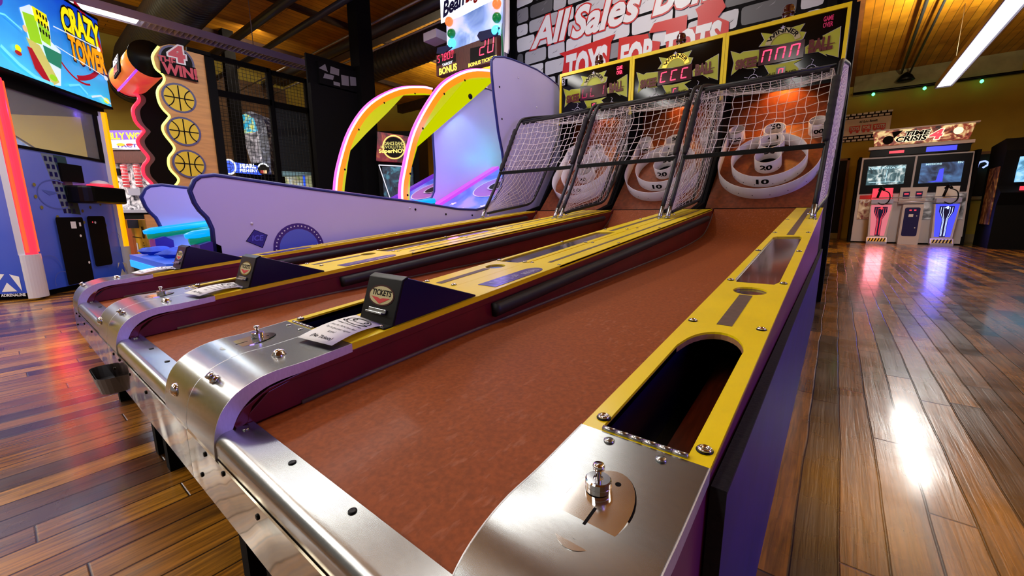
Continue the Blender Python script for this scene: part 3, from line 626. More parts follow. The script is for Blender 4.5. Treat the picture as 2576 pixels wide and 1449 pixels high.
    def numeral(txt, cx, cy, r, ang, wd, h0, h1, inside=False):
        """number painted on a ring wall, bent round it; ang is the centre direction"""
        vs, fs = text_geo(txt, .04)
        ax = min(p[0] for p in vs); bx = max(p[0] for p in vs); ay = min(p[1] for p in vs); by = max(p[1] for p in vs)
        out = []
        for p in vs:
            u = ((p[0] - ax) / (bx - ax) - .5) * wd; hh = h0 + (p[1] - ay) / (by - ay) * (h1 - h0)
            rr_ = r - .0052 if inside else r + .0014
            an = math.radians(ang) + (-u if inside else u) / rr_
            out.append(TO + TU * (cx + rr_ * math.cos(an)) + TV * (cy + rr_ * math.sin(an)) + TN * hh)
        return out, fs
    b = ring(U, .095, closed=False); dots(b, 0, .43, .3285, .3365, (205, 225, 245, 262, 281, 300, 322, 340), .03); b.build('outer_hoop', t)
    c10 = arc(0, .458, .243, .243, 0, 360, 48)[:-1]
    b = ring(c10, .098); dots(b, 0, .458, .2435, .2435, (215, 238, 258, 285, 303, 325), .022)
    v_, f_ = numeral('10', 0, .458, .2432, 270, .082, .028, .074); b.use('ink').add(v_, f_); b.build('ten_ring', t)
    for nm, cy, r, out_, in_ in (('twenty_cup', .45, .087, '20', '30'), ('forty_cup', .617, .084, None, '40'), ('fifty_cup', .762, .074, None, '50')):
        b = ring(arc(0, cy, r, r, 0, 360, 32)[:-1], .1)
        if out_: v_, f_ = numeral(out_, 0, cy, r, 270, .082, .03, .075); b.use('ink').add(v_, f_); dots(b, 0, cy, r, r, (215, 325), .018)
        v_, f_ = numeral(in_, 0, cy, r, 90, .072, .045, .092, True); b.use('ink').add(v_, [q[::-1] for q in f_])
        b.use('blackmatte').add([TO + TU * (r - .004) * math.cos(2 * PI * i / 24) + TV * (cy + (r - .004) * math.sin(2 * PI * i / 24)) + TN * .001 for i in range(24)], [list(range(24))]); b.build(nm, t)
    for sx in (-1, 1):
        b = ring(arc(sx * .268, .80, .058, .058, 0, 360, 28)[:-1], .1)
        v_, f_ = numeral('100', sx * .268, .80, .058, 270, .082, .025, .062); b.use('ink').add(v_, f_)
        b.use('blackmatte').add([TO + TU * (sx * .268 + .054 * math.cos(2 * PI * i / 24)) + TV * (.80 + .054 * math.sin(2 * PI * i / 24)) + TN * .001 for i in range(24)], [list(range(24))]); b.build('hundred_cup', t)
    # ---- head cabinet
    sp_ = [(3.2, .30), (3.2, BZ + .0), (3.42, BZ + .05), (3.80, BZ + .56), (3.80, 2.14), (4.22, 2.14), (4.22, 0.0), (3.5, 0.0), (3.5, .30)]
    for x0, x1 in ((-P + .002, -P + .022), (-.022, -.002)):
        b = mb('blackmatte'); b.prism(sp_, 'x', X(x0), X(x1)); b.build('cabinet_side', t)
    b = mb('board'); b.box(X(-.735), 4.035, BZ + .55, X(-.025), 4.05, 1.80); b.use('blackmatte').box(X(-.735), 4.19, 0, X(-.025), 4.2, 2.1)
    b.box(X(-.735), 3.82, 1.775, X(-.025), 4.2, 1.80); b.use('blackmatte').box(X(-P + .002), 3.81, 2.135, X(-.002), 4.22, 2.15); b.build('cabinet_back', t)
    return t
K['olivecream'] = mat('cream_label', srgb(190, 180, 130), 0.4)
K['redink'] = mat('red_ink', srgb(200, 20, 26), 0.4)
K['lampglow'] = emit('amber_bulb', (1.0, 0.45, 0.1), 6)
def marquee(t, digits, ball, winner_lit=False, gameover=1, number=None):
    """header box: yellow frame, printed artwork, red LED counters"""
    OFFX = t['dx']; X = lambda x: XR + x + OFFX
    z0, z1 = 1.66, 2.135
    b = mb('yellow')
    b.box(X(-P + .001), 3.772, z1 - .012, X(-.001), 3.80, z1 + .016); b.box(X(-P + .001), 3.772, z0, X(-P + .022), 3.80, z1 - .012); b.box(X(-.022), 3.772, z0, X(-.001), 3.80, z1 - .012)
    b.build('marquee_frame', t)
    b = mb('marqueeblack'); b.box(X(-P + .022), 3.785, z0, X(-.022), 3.80, z1 - .012); mp_ = b.build('marquee_panel', t)
    a = Art((X(-P), 3.7845, z0), (1, 0, 0), (0, 0, 1), .0008)
    Y_ = 'olive'
    # star bursts
    def star(p, m='olive'):
        c = sum((V(q) for q in p), V((0, 0))) / len(p); a.poly([tuple(c + (V(q) - c) * 1.03) for q in p], 'silverink'); a.poly(p, m)
    star([(0.041, 0.351), (0.108, 0.317), (0.13, 0.327), (0.233, 0.316), (0.243, 0.237), (0.205, 0.219), (0.239, 0.19), (0.168, 0.197), (0.122, 0.218), (0.058, 0.172), (0.069, 0.26)])
    star([(0.234, 0.338), (0.265, 0.378), (0.239, 0.432), (0.343, 0.394), (0.354, 0.426), (0.392, 0.416), (0.505, 0.425), (0.479, 0.38), (0.517, 0.367), (0.503, 0.326), (0.442, 0.312)])
    star([(0.524, 0.266), (0.574, 0.295), (0.638, 0.29), (0.617, 0.315), (0.713, 0.35), (0.72, 0.157), (0.644, 0.196), (0.656, 0.178), (0.605, 0.217), (0.529, 0.22)])
    star([(0.281, 0.196), (0.366, 0.185), (0.517, 0.19), (0.464, 0.17), (0.5, 0.129), (0.48, 0.083), (0.376, 0.08), (0.281, 0.104), (0.316, 0.134)])
    g = 'winlit' if winner_lit else 'olivecream'
    (wx, wz), (wx1, _), (w3, w4) = [(0.381, 0.314), (0.463, 0.336), (0.372, 0.411)]
    R0 = (w4 - wz) * 1.0
    a.ring(wx, wz, R0 * .98, .036, g, a0=12, a1=168)
    def bend(x, y):
        an = PI / 2 - (x - wx) / (R0 * .93); r = R0 * .85 + y; return (wx + r * math.cos(an), wz + r * math.sin(an))
    a.text('WINNER', wx - R0 * 1.05, 0, wx + R0 * 1.05, .028, 'ink', .03, warp=bend)
    (sx, sy), = [(0.375, 0.431)]
    a.poly([p for k in range(5) for p in ((sx + .017 * math.sin(2 * PI * k / 5), sy + .017 * math.cos(2 * PI * k / 5)), (sx + .007 * math.sin(2 * PI * (k + .5) / 5), sy + .007 * math.cos(2 * PI * (k + .5) / 5)))], 'silverink')
    (x0, y0), (x1, y1), (x2, y2), (x3, y3) = [(0.086, 0.207), (0.223, 0.275), (0.548, 0.218), (0.678, 0.28)]
    a.text('SKEE', x0, y0, x1, y0 + .062, 'maroonink', .06); a.line([(x0 - .004, y0 + .026), (x1 + .004, y0 + .026)], .005, 'maroonink')
    a.text('BALL', x2, y2 + .006, x3, y2 + .082, 'maroonink', .06); a.line([(x2 - .01, y2 + .035), (x3 + .015, y2 + .035)], .005, 'maroonink')
    (x0, y0), (x1, y1), (x2, y2), (x3, y3) = [(0.301, 0.115), (0.354, 0.123), (0.421, 0.106), (0.485, 0.121)]
    a.text('BALLS', x0, y0, x1, y0 + .017, 'ink', .03); a.text('PLAYED', x2, y2 + .003, x3, y2 + .02, 'ink', .03)
    for cx, cy in [(0.573, 0.107), (0.214, 0.113)]:
        a.ring(cx, cy, .03, .004, 'silverink'); a.ring(cx, cy, .016, .003, 'silverink', ry=.01); a.text('8', cx - .006, cy - .009, cx + .006, cy + .009, 'silverink'); a.line([(cx, cy + .03), (cx + .01, cy + .06), (cx - .005, cy + .07)], .003, 'silverink')
        a.line([(cx - .06, cy + .02), (cx - .03, cy + .01)], .003, 'silverink'); a.line([(cx + .06, cy + .005), (cx + .03, cy + .01)], .003, 'silverink')
    if number: a.rect(.035, .375, .07, .445, 'silverink'); a.text(number, .041, .383, .064, .437, 'ink', .03)
    a.build('marquee_artwork', mp_)
    (dx0, dz1), (dx1, _), (_, dz0), (ex0, ez1), (ex1, ez0) = [(0.238, 0.319), (0.519, 0.319), (0.252, 0.2), (0.36, 0.161), (0.417, 0.078)]
    b = mb('ledbg'); b.box(X(-P + dx0), 3.775, z0 + dz0, X(-P + dx1), 3.784, z0 + dz1); b.box(X(-P + ex0), 3.775, z0 + ez0, X(-P + ex1), 3.784, z0 + ez1); sd = b.build('score_display', mp_)
    a = Art((X(-P), 3.7745, z0), (1, 0, 0), (0, 0, 1), .0004)
    m_ = 'leddim' if number else 'ledred'
    for i, ch in enumerate(digits): a.seg7(ch, dx0 + .018 + i * (dx1 - dx0 - .02) / 3, dz0 + .018, (dx1 - dx0) * .2, dz1 - dz0 - .036, m_, .009)
    a.seg7(ball, ex0 + .01, ez0 + .01, (ex1 - ex0) * .5, ez1 - ez0 - .02, 'ledred', .005)
    if gameover:
        gm = 'ledred' if gameover > 1 else 'leddim'
        (gx, gz), (hx, hz) = [(0.614, 0.36), (0.668, 0.421)]; a.text('GAME', gx, gz + .045, hx, gz + .075, gm, .02); a.text('OVER', gx, gz + .005, hx, gz + .035, gm, .02)
    a.build('led_digits', mp_)
    b = mb('reddark'); c = (X(-P / 2 + .01), 3.86, 2.15)
    b.lathe(c, [(.042, 0), (.042, .012), (.036, .014), (.036, .05), (.042, .053), (.042, .062), (.037, .066), (.037, .09), (.03, .108), (.012, .118), (0, .12)], 24); b.build('beacon_lamp', t)
K['winlit'] = emit('lit_winner_arc', (1.0, 0.6, 0.06), 1.2)

def net_frame(label, k):
    """padded tube cage with white netting over one target"""
    dx = -P * k; X = lambda x: XR + x + dx
    t = thing('ball_net_cage', label, 'net', (X(-P / 2), 2.95, H - .02), group='netting cages over the ball lane targets')
    loop = [(2.56, -.005), (2.70, .20), (2.83, .42), (2.96, .65), (3.03, .755), (3.07, .81), (3.14, .855), (3.4, .915), (3.70, .975), (3.76, .95), (3.77, .86), (3.62, .60), (3.46, .36), (3.32, .175), (3.24, .11), (3.12, .082), (2.85, .045), (2.62, .012)]
    for side, x in (('l', -P + .023), ('r', -.024)):
        fl = (lambda y: .05 * (y - 2.56) / 1.2) if (side == 'r' and k == 0) else (lambda y: 0.0)
        b = mb('rubber'); pl = [(X(x) + fl(y), y, z + H) for y, z in smoothpath(loop, 3, True)]
        b.tube(pl[1:-2], .0125 if side == 'l' else .0125, 10); fr = b.build('padded_tube', t)
        b = mb('fabric'); q = [(X(x + (.006 if side == 'l' else -.006)) + fl(y), y, z + H) for y, z in smoothpath([(2.79, .375), (2.86, .49), (2.94, .63), (3.0, .735)], 8)]
        b.tube(q, [.013 + .0025 * math.sin(i * 2.1) + (.0055 if i > 1 else 0) for i in range(len(q))], 10); b.build('fabric_sleeve', fr)
        b = mb('steel'); b.tube([(X(x), 2.548, .735), (X(x), 2.56, H - .008), (X(x), 2.585, H + .04)], .0135, 12); b.lathe((X(x), 2.548, rz(2.548)), [(.018, 0), (.018, .003), (.0136, .004)], 12)
        b.use('chrome').lathe((X(x + (.014 if side == 'l' else -.014)), 2.6, H - .005), [(.006, 0), (.006, .012), (0, .013)], 10, (1 if side == 'l' else -1, 0, 0)); b.build('tube_socket', t)
    b = mb('black'); b.obox((X(-P + .023), 2.775, H + .338), (P - .047, 0, 0), (0, .016, .0), (0, 0, .026)); b.build('cross_bar', t, bevel=.002)
    b = mb('rubber'); b.tube([(X(-P + .02), 3.10, H + .825), (X(-.022), 3.10, H + .825)], .011, 10); tb = b.build('top_bar', t)
    b = mb('fabric'); pts = [(X(-P + .05 + (P - .1) * i / 24), 3.088, H + .806) for i in range(25)]
    b.tube(pts, [.0135 + .002 * math.sin(i * 1.7) for i in range(25)], 8); b.build('fabric_sleeve', tb)
    def net(name, fn, nu, nv, sag=0.0, r=.0016, wob=.35):
        b = mb('net'); g = {}
        for i in range(nu + 1):
            for j in range(nv + 1):
                ju = (random.random() - .5) * wob / nu if 0 < i < nu else 0; jv = (random.random() - .5) * wob / nv if 0 < j < nv else 0
                g[i, j] = V(fn(min(1, max(0, i / nu + ju)), min(1, max(0, j / nv + jv))))
        for i in range(nu + 1): b.tube([g[i, j] for j in range(nv + 1)], r, 4, caps=False)
        for j in range(nv + 1): b.tube([g[i, j] for i in range(nu + 1)], r, 4, caps=False)
        b.build(name, t)
    bulge = lambda u, v: math.sin(PI * u) * math.sin(PI * v)
    net('front_net', lambda u, v: (X(-P + .035 + (P - .07) * u) , 2.80 + .28 * v + .05 * bulge(u, v), H + .36 + .445 * v - .012 * math.sin(PI * u)), 14, 9, r=.0021)
    net('top_net', lambda u, v: (X(-P + .035 + (P - .07) * u), 3.12 + .64 * v, H + .82 + .10 * v - .05 * bulge(u, v)), 17, 12, r=.0014)
    up = lambda v: smoothpath(loop[:8] + [(3.7, .97)], 1)
    def sidefn(x):
        lo = [(2.60, .02), (2.85, .055), (3.12, .09), (3.24, .12), (3.34, .2), (3.5, .42), (3.65, .66), (3.74, .84)]
        hi = [(2.60, .05), (2.72, .24), (2.83, .42), (2.93, .6), (3.03, .75), (3.12, .84), (3.4, .91), (3.68, .965)]
        def f(u, v):
            t_ = u * (len(lo) - 1); i = min(len(lo) - 2, int(t_)); fr = t_ - i
            a = V(lo[i]).lerp(V(lo[i + 1]), fr); c = V(hi[i]).lerp(V(hi[i + 1]), fr); q = a.lerp(c, v)
            return (X(x) + (.05 * (q.x - 2.56) / 1.2 + .006 if (x > -.3 and k == 0) else 0) + .012 * bulge(u, v) * (1 if x < -.3 else -.3), q.x, H + q.y)
        return f
    net('side_net', sidefn(-P + .028), 24, 13, r=.0015); net('side_net', sidefn(-.029), 30 if k == 0 else 24, 18 if k == 0 else 13, r=.0042 if k == 0 else .0015)
    return t

LAB = ['nearest ball rolling machine with the open ball slot and dark-blue outer side board', 'second ball rolling machine from the right, its score display showing three C-like digits',
       'leftmost ball rolling machine with the white number 3 on its marquee']
t0 = skee(LAB[0]); ms = [t0]
for k in (1, 2):
    c = copy_tree(t0); c.location.x -= P * k; c['label'] = LAB[k]; ms.append(c)
for k, t in enumerate(ms):
    t['dx'] = -P * k; OFF[t.name] = V((XR - P / 2 - P * k, 2.0, 0))
marquee(ms[0], 'nnn', 'n', False, 1); marquee(ms[1], 'CCC', 'c', True, 0); marquee(ms[2], 'ULI', 'C', False, 2, '3')
for t in ms: del t['dx']
# amber spot inside each head cabinet, washing the back board
for k, e in ((0, 40.0), (1, 20.0), (2, 16.0)):
    light('amber_lamp', 'SPOT', (XR - P / 2 - P * k + .02, 3.93, 1.77), e, (1.0, 0.42, 0.08), .02, None, (XR - P / 2 - P * k + .02, 4.03, 1.5), math.radians(125))
    b = mb('lampglow'); b.lathe((0, 0, 0), [(.0, 0), (.012, .003), (.016, .012), (.012, .024), (.008, .034)], 14); b.xform(lambda p: p + V((XR - P / 2 - P * k + .02, 3.93, 1.742))); b.build('amber_bulb', ms[k])
net_frame('rope net cage with black padded tubes over the nearest lane target', 0)
net_frame('rope net cage over the middle lane target', 1)
net_frame('rope net cage over the leftmost lane target, beside the tall white panel', 2)
# dark blue board standing along the outer side of the nearest lane
b = mb('panelblue'); b.box(-.0535, .395, 0, -.0675, 3.75, .497); b.use('carpetblack').box(-.0535, .393, .497, -.0675, 3.75, .502); b.box(-.0533, .3925, 0, -.0677, .3945, .5)
o = b.build('side_guard_board'); tag(o, 'dark blue board with black top edge standing along the outer side of the nearest lane', 'board')
# hand-lettered notices, one per divider
def notice(k, label):
    dx = -P * k; X = lambda x: XR + x + dx
    q = [(-.77, .487), (-.648, .474), (-.627, .352), (-.735, .34)]     # corners on the divider, local x / y
    b = mb('paper'); N = 8; g = []
    for j in range(N + 1):
        for i in range(3):
            u, v = i / 2, j / N
            p = V(q[3]).lerp(V(q[2]), u).lerp(V(q[0]).lerp(V(q[1]), u), v)
            lift = .004 + .012 * (1 - v) ** 2 * 0 + .006 * math.sin(PI * v) + .004 * (1 - v)
            g.append((X(p.x), p.y, rz(p.y) + lift))
    b.smooth = True; b.add(g, [(j * 3 + i, j * 3 + i + 1, j * 3 + i + 4, j * 3 + i + 3) for j in range(N) for i in range(2)])
    o = b.build('paper_notice'); sf = o.modifiers.new('s', 'SOLIDIFY'); sf.thickness = .0003
    tag(o, label, 'notice', 'paper notices taped below the ticket dispensers')
    def T(u, v):   # u across, v from bottom (player end) to top
        p = V(q[3]).lerp(V(q[2]), u).lerp(V(q[0]).lerp(V(q[1]), u), v); return V((X(p.x), p.y, rz(p.y) + .0045 + .006 * math.sin(PI * v) + .004 * (1 - v)))
    tb = mb('ink')
    def line(s, u0, v0, u1, v1, bold=0):
        vs, fs = text_geo(s, bold); ax = min(p[0] for p in vs); bx = max(p[0] for p in vs); ay = min(p[1] for p in vs); by = max(p[1] for p in vs)
        tb.add([T(u0 + (p[0] - ax) / (bx - ax) * (u1 - u0), v0 + (p[1] - ay) / (by - ay) * (v1 - v0)) for p in vs], fs)
    line('(No Tickets)', .2, .07, .8, .17, .01); line('score!', .4, .27, .6, .33); line('Try to get your highest', .12, .37, .9, .43); line('Just for FUN Skee Ball', .12, .47, .9, .53)
    line('FAMILY FUN CENTER', .1, .60, .9, .63, .02)
    def oval(cu, cv, ru, rv, w_):
        n = 20; vs = []
        for i in range(n):
            a_ = 2 * PI * i / n
            for s_ in (1, 1 - w_): vs.append(T(cu + ru * s_ * math.cos(a_), cv + rv * s_ * math.sin(a_)))
        tb.add(vs, [(2 * i, 2 * ((i + 1) % n), 2 * ((i + 1) % n) + 1, 2 * i + 1) for i in range(n)])
    oval(.5, .80, .38, .14, .08); oval(.5, .84, .25, .08, .12); oval(.3, .84, .06, .04, .4); oval(.7, .84, .06, .04, .4); oval(.5, .72, .42, .05, .15)
    tb.build('handwriting', o)
notice(0, 'white paper notice lying on the nearest divider below the ticket dispenser')
notice(1, 'white paper notice on the divider between the middle and leftmost lanes')
notice(2, 'white paper notice at the far left end of the leftmost lane')
# right-hand rail plate of a fourth lane is absent; grey tray hangs under the front
b = mb('greyp')
o_ = rrect(-1.70, .125, -1.55, .222, .025, 4); 
vs_, fs_ = plate_geo([o_], .01); b.add([(p[0], p[1], p[2] + .268) for p in vs_], fs_)
n_ = len(o_)
b.add([(p[0], p[1], .268) for p in o_] + [(-1.605 + (p[0] + 1.605) * 1.08, .22 + (p[1] - .22) * 1.08, .3145) for p in o_], [(i, (i + 1) % n_, n_ + (i + 1) % n_, n_ + i) for i in range(n_)])
b.add([(p[0] + .0, p[1], .272) for p in o_] + [(-1.605 + (p[0] + 1.605) * 1.04, .22 + (p[1] - .22) * 1.04, .3145) for p in o_], [((i + 1) % n_, i, n_ + i, n_ + (i + 1) % n_) for i in range(n_)])
o = b.build('catch_tray'); tag(o, 'shallow grey plastic tray under the steel front of the middle lane', 'tray')
# ================================================================ room
CZ = 4.55
b = MB(); b.add([(-12.6, -6, 0), (8, -6, 0), (8, 15.9, 0), (-12.6, 15.9, 0)], [(0, 1, 2, 3)]); b.mats = [floor_mat()]; struct('floor', b)
K['ceil'] = board_mat('ceiling_boards', srgb(214, 152, 30), srgb(184, 122, 20), .14, 4, 'X', .55)
b = mb('ceil'); b.box(-12.6, -6, CZ, 8, 15.9, CZ + .1); struct('ceiling', b)
b = mb('wallyellow'); b.box(-12.6, 15.8, 0, 8, 15.9, CZ); struct('wall_back', b)
b = mb('wallyellow'); b.box(-12.6, -6, 0, -12.5, 15.8, CZ); struct('wall_left', b)
K['plaster'] = mat('bare_plaster', srgb(150, 140, 100), 0.8, var=0.25, scale=4)
K['joist'] = mat('dark_timber', srgb(60, 34, 18), 0.7, var=0.4, scale=8)
K['brownjoist'] = mat('brown_timber', srgb(120, 70, 30), 0.6, var=0.3, scale=8)
K['pipe'] = mat('painted_black_pipe', srgb(40, 44, 52), 0.4)
K['conduit'] = mat('grey_conduit', srgb(150, 145, 140), 0.4, 0.6)
b = mb('plaster'); b.box(0.0, 15.74, 4.02, 3.1, 15.8, CZ); struct('trim_1', b)
b = mb('plaster'); b.box(-.3, 15.76, 0, .1, 15.8, .16); b.box(2.3, 15.76, 0, 8, 15.8, .2); struct('baseboard_back', b)
K['frame'] = mat('brown_door_frame', srgb(110, 70, 40), .6); K['dark'] = mat('dark_opening', srgb(10, 9, 9), .9)
b = mb('dark'); b.box(-.9, 15.77, 0, .08, 15.8, 2.27); b.use('frame').box(.08, 15.74, 0, .14, 15.8, 2.33); b.box(-.9, 15.74, 2.27, .14, 15.8, 2.33); struct('door_1', b)
# black panelled partition that carries the banner, and the black bay left of it
b = mb('blackmatte'); b.box(-4.15, 5.02, 0, -.06, 5.12, CZ); b.box(-.14, 4.35, 0, -.03, 5.02, 2.35); struct('wall_partition', b)
for i, x in enumerate((-.30, -6.0)): pass
for i, (x, y, r) in enumerate(((-6.0, 3.9, .12), (-4.02, 4.9, .09), (-10.4, 3.6, .1))):
    b = mb('blackmatte'); b.box(x - r, y - r, 0, x + r, y + r, CZ); tag(b.build('steel_post', None), ('black floor-to-ceiling post beside the black wall panel', 'black post at the left edge of the stone-print banner', 'black post far left behind the wire cage')[i], 'post')
K['stone'] = stone_mat(); K['stonebay'] = K['blackmatte']
b = mb('blackmatte'); b.box(-6.1, 3.06, 0, -6.0, 3.78, 2.60); b.use('stonebay').box(-6.06, 3.2, 2.62, -6.0, 3.78, 2.92)
b.use('blackmatte').box(-6.1, 3.06, 2.6, -6.06, 3.78, 3.0); struct('wall_bay', b)
a = Art((-6.0, 3.2, 2.62), (0, 1, 0), (0, 0, 1), .002); K['dimstone'] = mat('dim_printed_stone', srgb(120, 120, 128), .5)
for q in (((.0, .2), (.13, .18), (.10, .28)), ((.16, .17), (.30, .17), (.31, .26), (.18, .27)), ((.05, .08), (.2, .09), (.22, .15), (.08, .15)), ((.33, .05), (.45, .06), (.45, .2), (.33, .19)), ((.47, .07), (.57, .09), (.57, .21), (.47, .2)), ((.2, .02), (.3, .02), (.3, .07), (.2, .07))): a.poly(list(q), 'dimstone')
o = a.build('wall_bay_stones'); tag(o, 'small patch of printed grey stones high on the black wall by the black post', 'wall print')
# banner
t = thing('fundraiser_banner', 'large stone-print banner with white and red lettering behind the lane scoreboards', 'banner', (-2, 5.0, 0))
b = mb('ink'); b.box(-3.86, 5.004, 1.9, -.27, 5.015, CZ - .02); b.build('banner_sheet', t)
for i, c_ in enumerate(((200, 200, 206), (176, 176, 182), (140, 140, 146), (92, 92, 96), (218, 218, 222))): K['stone%d' % i] = mat('printed_stone_%d' % i, srgb(*c_), .4)
K['stonedark'] = mat('printed_stone_shadow', srgb(66, 66, 70), .4)
a = Art((0, 5.004, 0), (1, 0, 0), (0, 0, 1), .0004); rs = random.Random(3); z_ = 1.93
while z_ < CZ - .2:
    h_ = rs.choice((.10, .17, .2, .22)); x_ = -3.84 - rs.random() * .2
    while x_ < -.3:
        w_ = rs.choice((.22, .3, .38, .5)) * (1.25 if h_ < .12 else 1); x1_ = min(x_ + w_, -.285); x0_ = max(x_, -3.845)
        if x1_ - x0_ > .08:
            j = lambda s_: (rs.random() - .5) * s_
            cs = [(x0_ + .014 + j(.02), z_ + .014 + j(.016)), (x1_ - .014 + j(.02), z_ + .014 + j(.016)), (x1_ - .014 + j(.02), z_ + h_ - .014 + j(.016)), (x0_ + .014 + j(.02), z_ + h_ - .014 + j(.016))]
            pts = []
            for k in range(4):
                p_, q_, r_ = V(cs[k - 1]), V(cs[k]), V(cs[(k + 1) % 4]); c1 = q_ + (p_ - q_).normalized() * .035; c2 = q_ + (r_ - q_).normalized() * .035
                pts += [tuple(c1), tuple(c1.lerp(q_, .55).lerp(q_.lerp(c2, .45), .5)), tuple(c2)]
            m_ = 'stone%d' % rs.choice((0, 0, 0, 1, 1, 4, 4, 2, 3, 3)); a.k = 1; a.poly(pts, m_); cx_ = (x0_ + x1_) / 2 + j(w_ * .4); cz_ = z_ + h_ * (.5 + j(.3))
            a.k = 2
            for q in range(2): sx_ = cx_ + j(w_ * .4); sz_ = z_ + h_ * (.3 + rs.random() * .35); a.poly([(sx_, sz_), (sx_ + .03 + j(.02), sz_ + .012), (sx_ + .06 + j(.02), sz_ + .035), (sx_ + .035, sz_ + .02)], 'stonedark' if m_ != 'stone3' else 'stone2'); a.k = 2
        x_ += w_
    z_ += h_
a.build('stone_print', t)
b = mb('black'); b.box(-3.93, 4.98, 1.9, -3.86, 5.02, CZ - .02); b.box(-.27, 4.98, 1.9, -.2, 5.02, CZ - .02); b.build('banner_frame', t)
K['bannerred'] = mat('banner_red', srgb(205, 30, 26), .4); K['bannerwhite'] = mat('banner_white', srgb(235, 235, 235), .4)
a = Art((0, 5.0, 0), (1, 0, 0), (0, 0, 1), .0012)
a.text('All', -3.56, 3.03, -2.98, 3.36, 'bannerwhite', .035, .28, outline=('bannerred', .035))
a.text('Sales', -2.93, 3.0, -2.05, 3.33, 'bannerwhite', .035, .28, outline=('bannerred', .035))
a.text('Benefit', -1.87, 2.98, -.72, 3.33, 'bannerwhite', .035, .28, outline=('bannerred', .035))
a.poly([(-3.12, 2.86), (-3.0, 2.86), (-2.45, 2.89), (-2.33, 2.90), (-2.38, 2.82), (-2.42, 2.40), (-3.1, 2.40), (-3.04, 2.80)], 'bannerred')
a.poly([(-2.3, 2.40), (-2.28, 2.84), (-1.93, 2.80), (-1.9, 2.72), (-1.78, 2.68), (-1.80, 2.40)], 'bannerred')
a.poly([(-1.92, 2.80), (-1.86, 2.89), (-1.5, 2.88), (-1.5, 2.74), (-1.39, 2.74), (-1.39, 2.84), (-1.42, 2.91), (-1.3, 2.96), (-1.16, 2.93), (-1.12, 2.85), (-1.19, 2.77), (-1.08, 2.70), (-1.07, 2.40), (-1.7, 2.40), (-1.72, 2.78)], 'bannerred')
a.text('TOYS', -3.0, 2.46, -2.44, 2.79, 'bannerwhite', .05, .1, warp=lambda x, y: (x, y + .0 * x))
a.text('FOR', -2.25, 2.44, -1.86, 2.73, 'bannerwhite', .05, .1)
a.text('TOTS', -1.72, 2.44, -1.16, 2.72, 'bannerwhite', .05, .1)
for x in (-2.95, -2.6, -2.2, -1.95, -1.6, -1.3): a.disc(x, 2.36, .07, 'bannerred')
a.build('banner_lettering', t)

# ---- ceiling services
b = mb('brownjoist'); b.box(-.32, -6, 4.3, .0, 15.8, CZ); struct('trim_2', b)
for i, y in enumerate((5.4, 9.4, 12.6)):
    b = mb('joist'); b.box(-12.5, y, 4.3, -.32, y + .22, CZ); struct('trim_%d' % (3 + i), b)
for i, x in enumerate((-10.6, -8.2, -4.9)):
    b = mb('joist'); b.box(x, -6, 4.45, x + .08, 15.7, CZ); struct('trim_%d' % (6 + i), b)
def duct(pts, r, label, ribs=.09):
    b = mb('pipe'); pts = [V(p) for p in pts]; out = []; rr = []
    for i in range(len(pts) - 1):
        d = pts[i + 1] - pts[i]; n = max(1, int(d.length / ribs))
        for k in range(n):
            q = pts[i] + d * (k / n); out += [q, q + d * (.35 / n), q + d * (.5 / n), q + d * (.65 / n)]; rr += [r, r, r * 1.035, r]
    out.append(pts[-1]); rr.append(r)
    b.tube(out, rr, 24, caps=True); return tag(b.build('air_duct'), label, 'duct')
duct([(-12.2, 2.3, 3.45), (-11.2, 2.28, 3.85), (-6.2, 2.25, 3.95), (-4.4, 2.6, 4.05)], .34, 'fat black spiral air duct hanging above the basketball machine')
duct([(-8.6, 5.6, 3.9), (-4.3, 5.6, 3.95)], .27, 'black air duct running to the banner left of the wooden ceiling gap', .12)
pp = [((-12, 3.3, 4.0), (-3.5, 3.3, 4.0), .07, 'pipe', 'black pipe under the ceiling nearest the spiral duct'), ((-12, 3.75, 3.92), (-3.5, 3.75, 3.92), .05, 'pipe', 'second black pipe under the ceiling, thinner of the pair'),
      ((-12, 4.9, 4.1), (-4.2, 4.9, 4.1), .09, 'pipe', 'thick black pipe crossing behind the black post'), ((-12, 4.2, 3.75), (-3.9, 4.2, 3.75), .016, 'conduit', 'thin pale conduit crossing under the left ceiling'),
      ((-12, 4.75, 3.7), (-4.2, 4.75, 3.7), .016, 'conduit', 'thin pale conduit crossing near the black post'),
      ((.75, 6.5, 4.42), (.95, 15.6, 4.42), .03, 'pipe', 'left one of the two dark pipes on the bright wooden ceiling'), ((1.05, 6.5, 4.40), (1.12, 15.6, 4.40), .022, 'pipe', 'right one of the two dark pipes on the bright wooden ceiling')]
for p, q, r, m, lb in pp: tag(mb(m).tube([p, q], r, 10).build('ceiling_pipe'), lb, 'pipe')
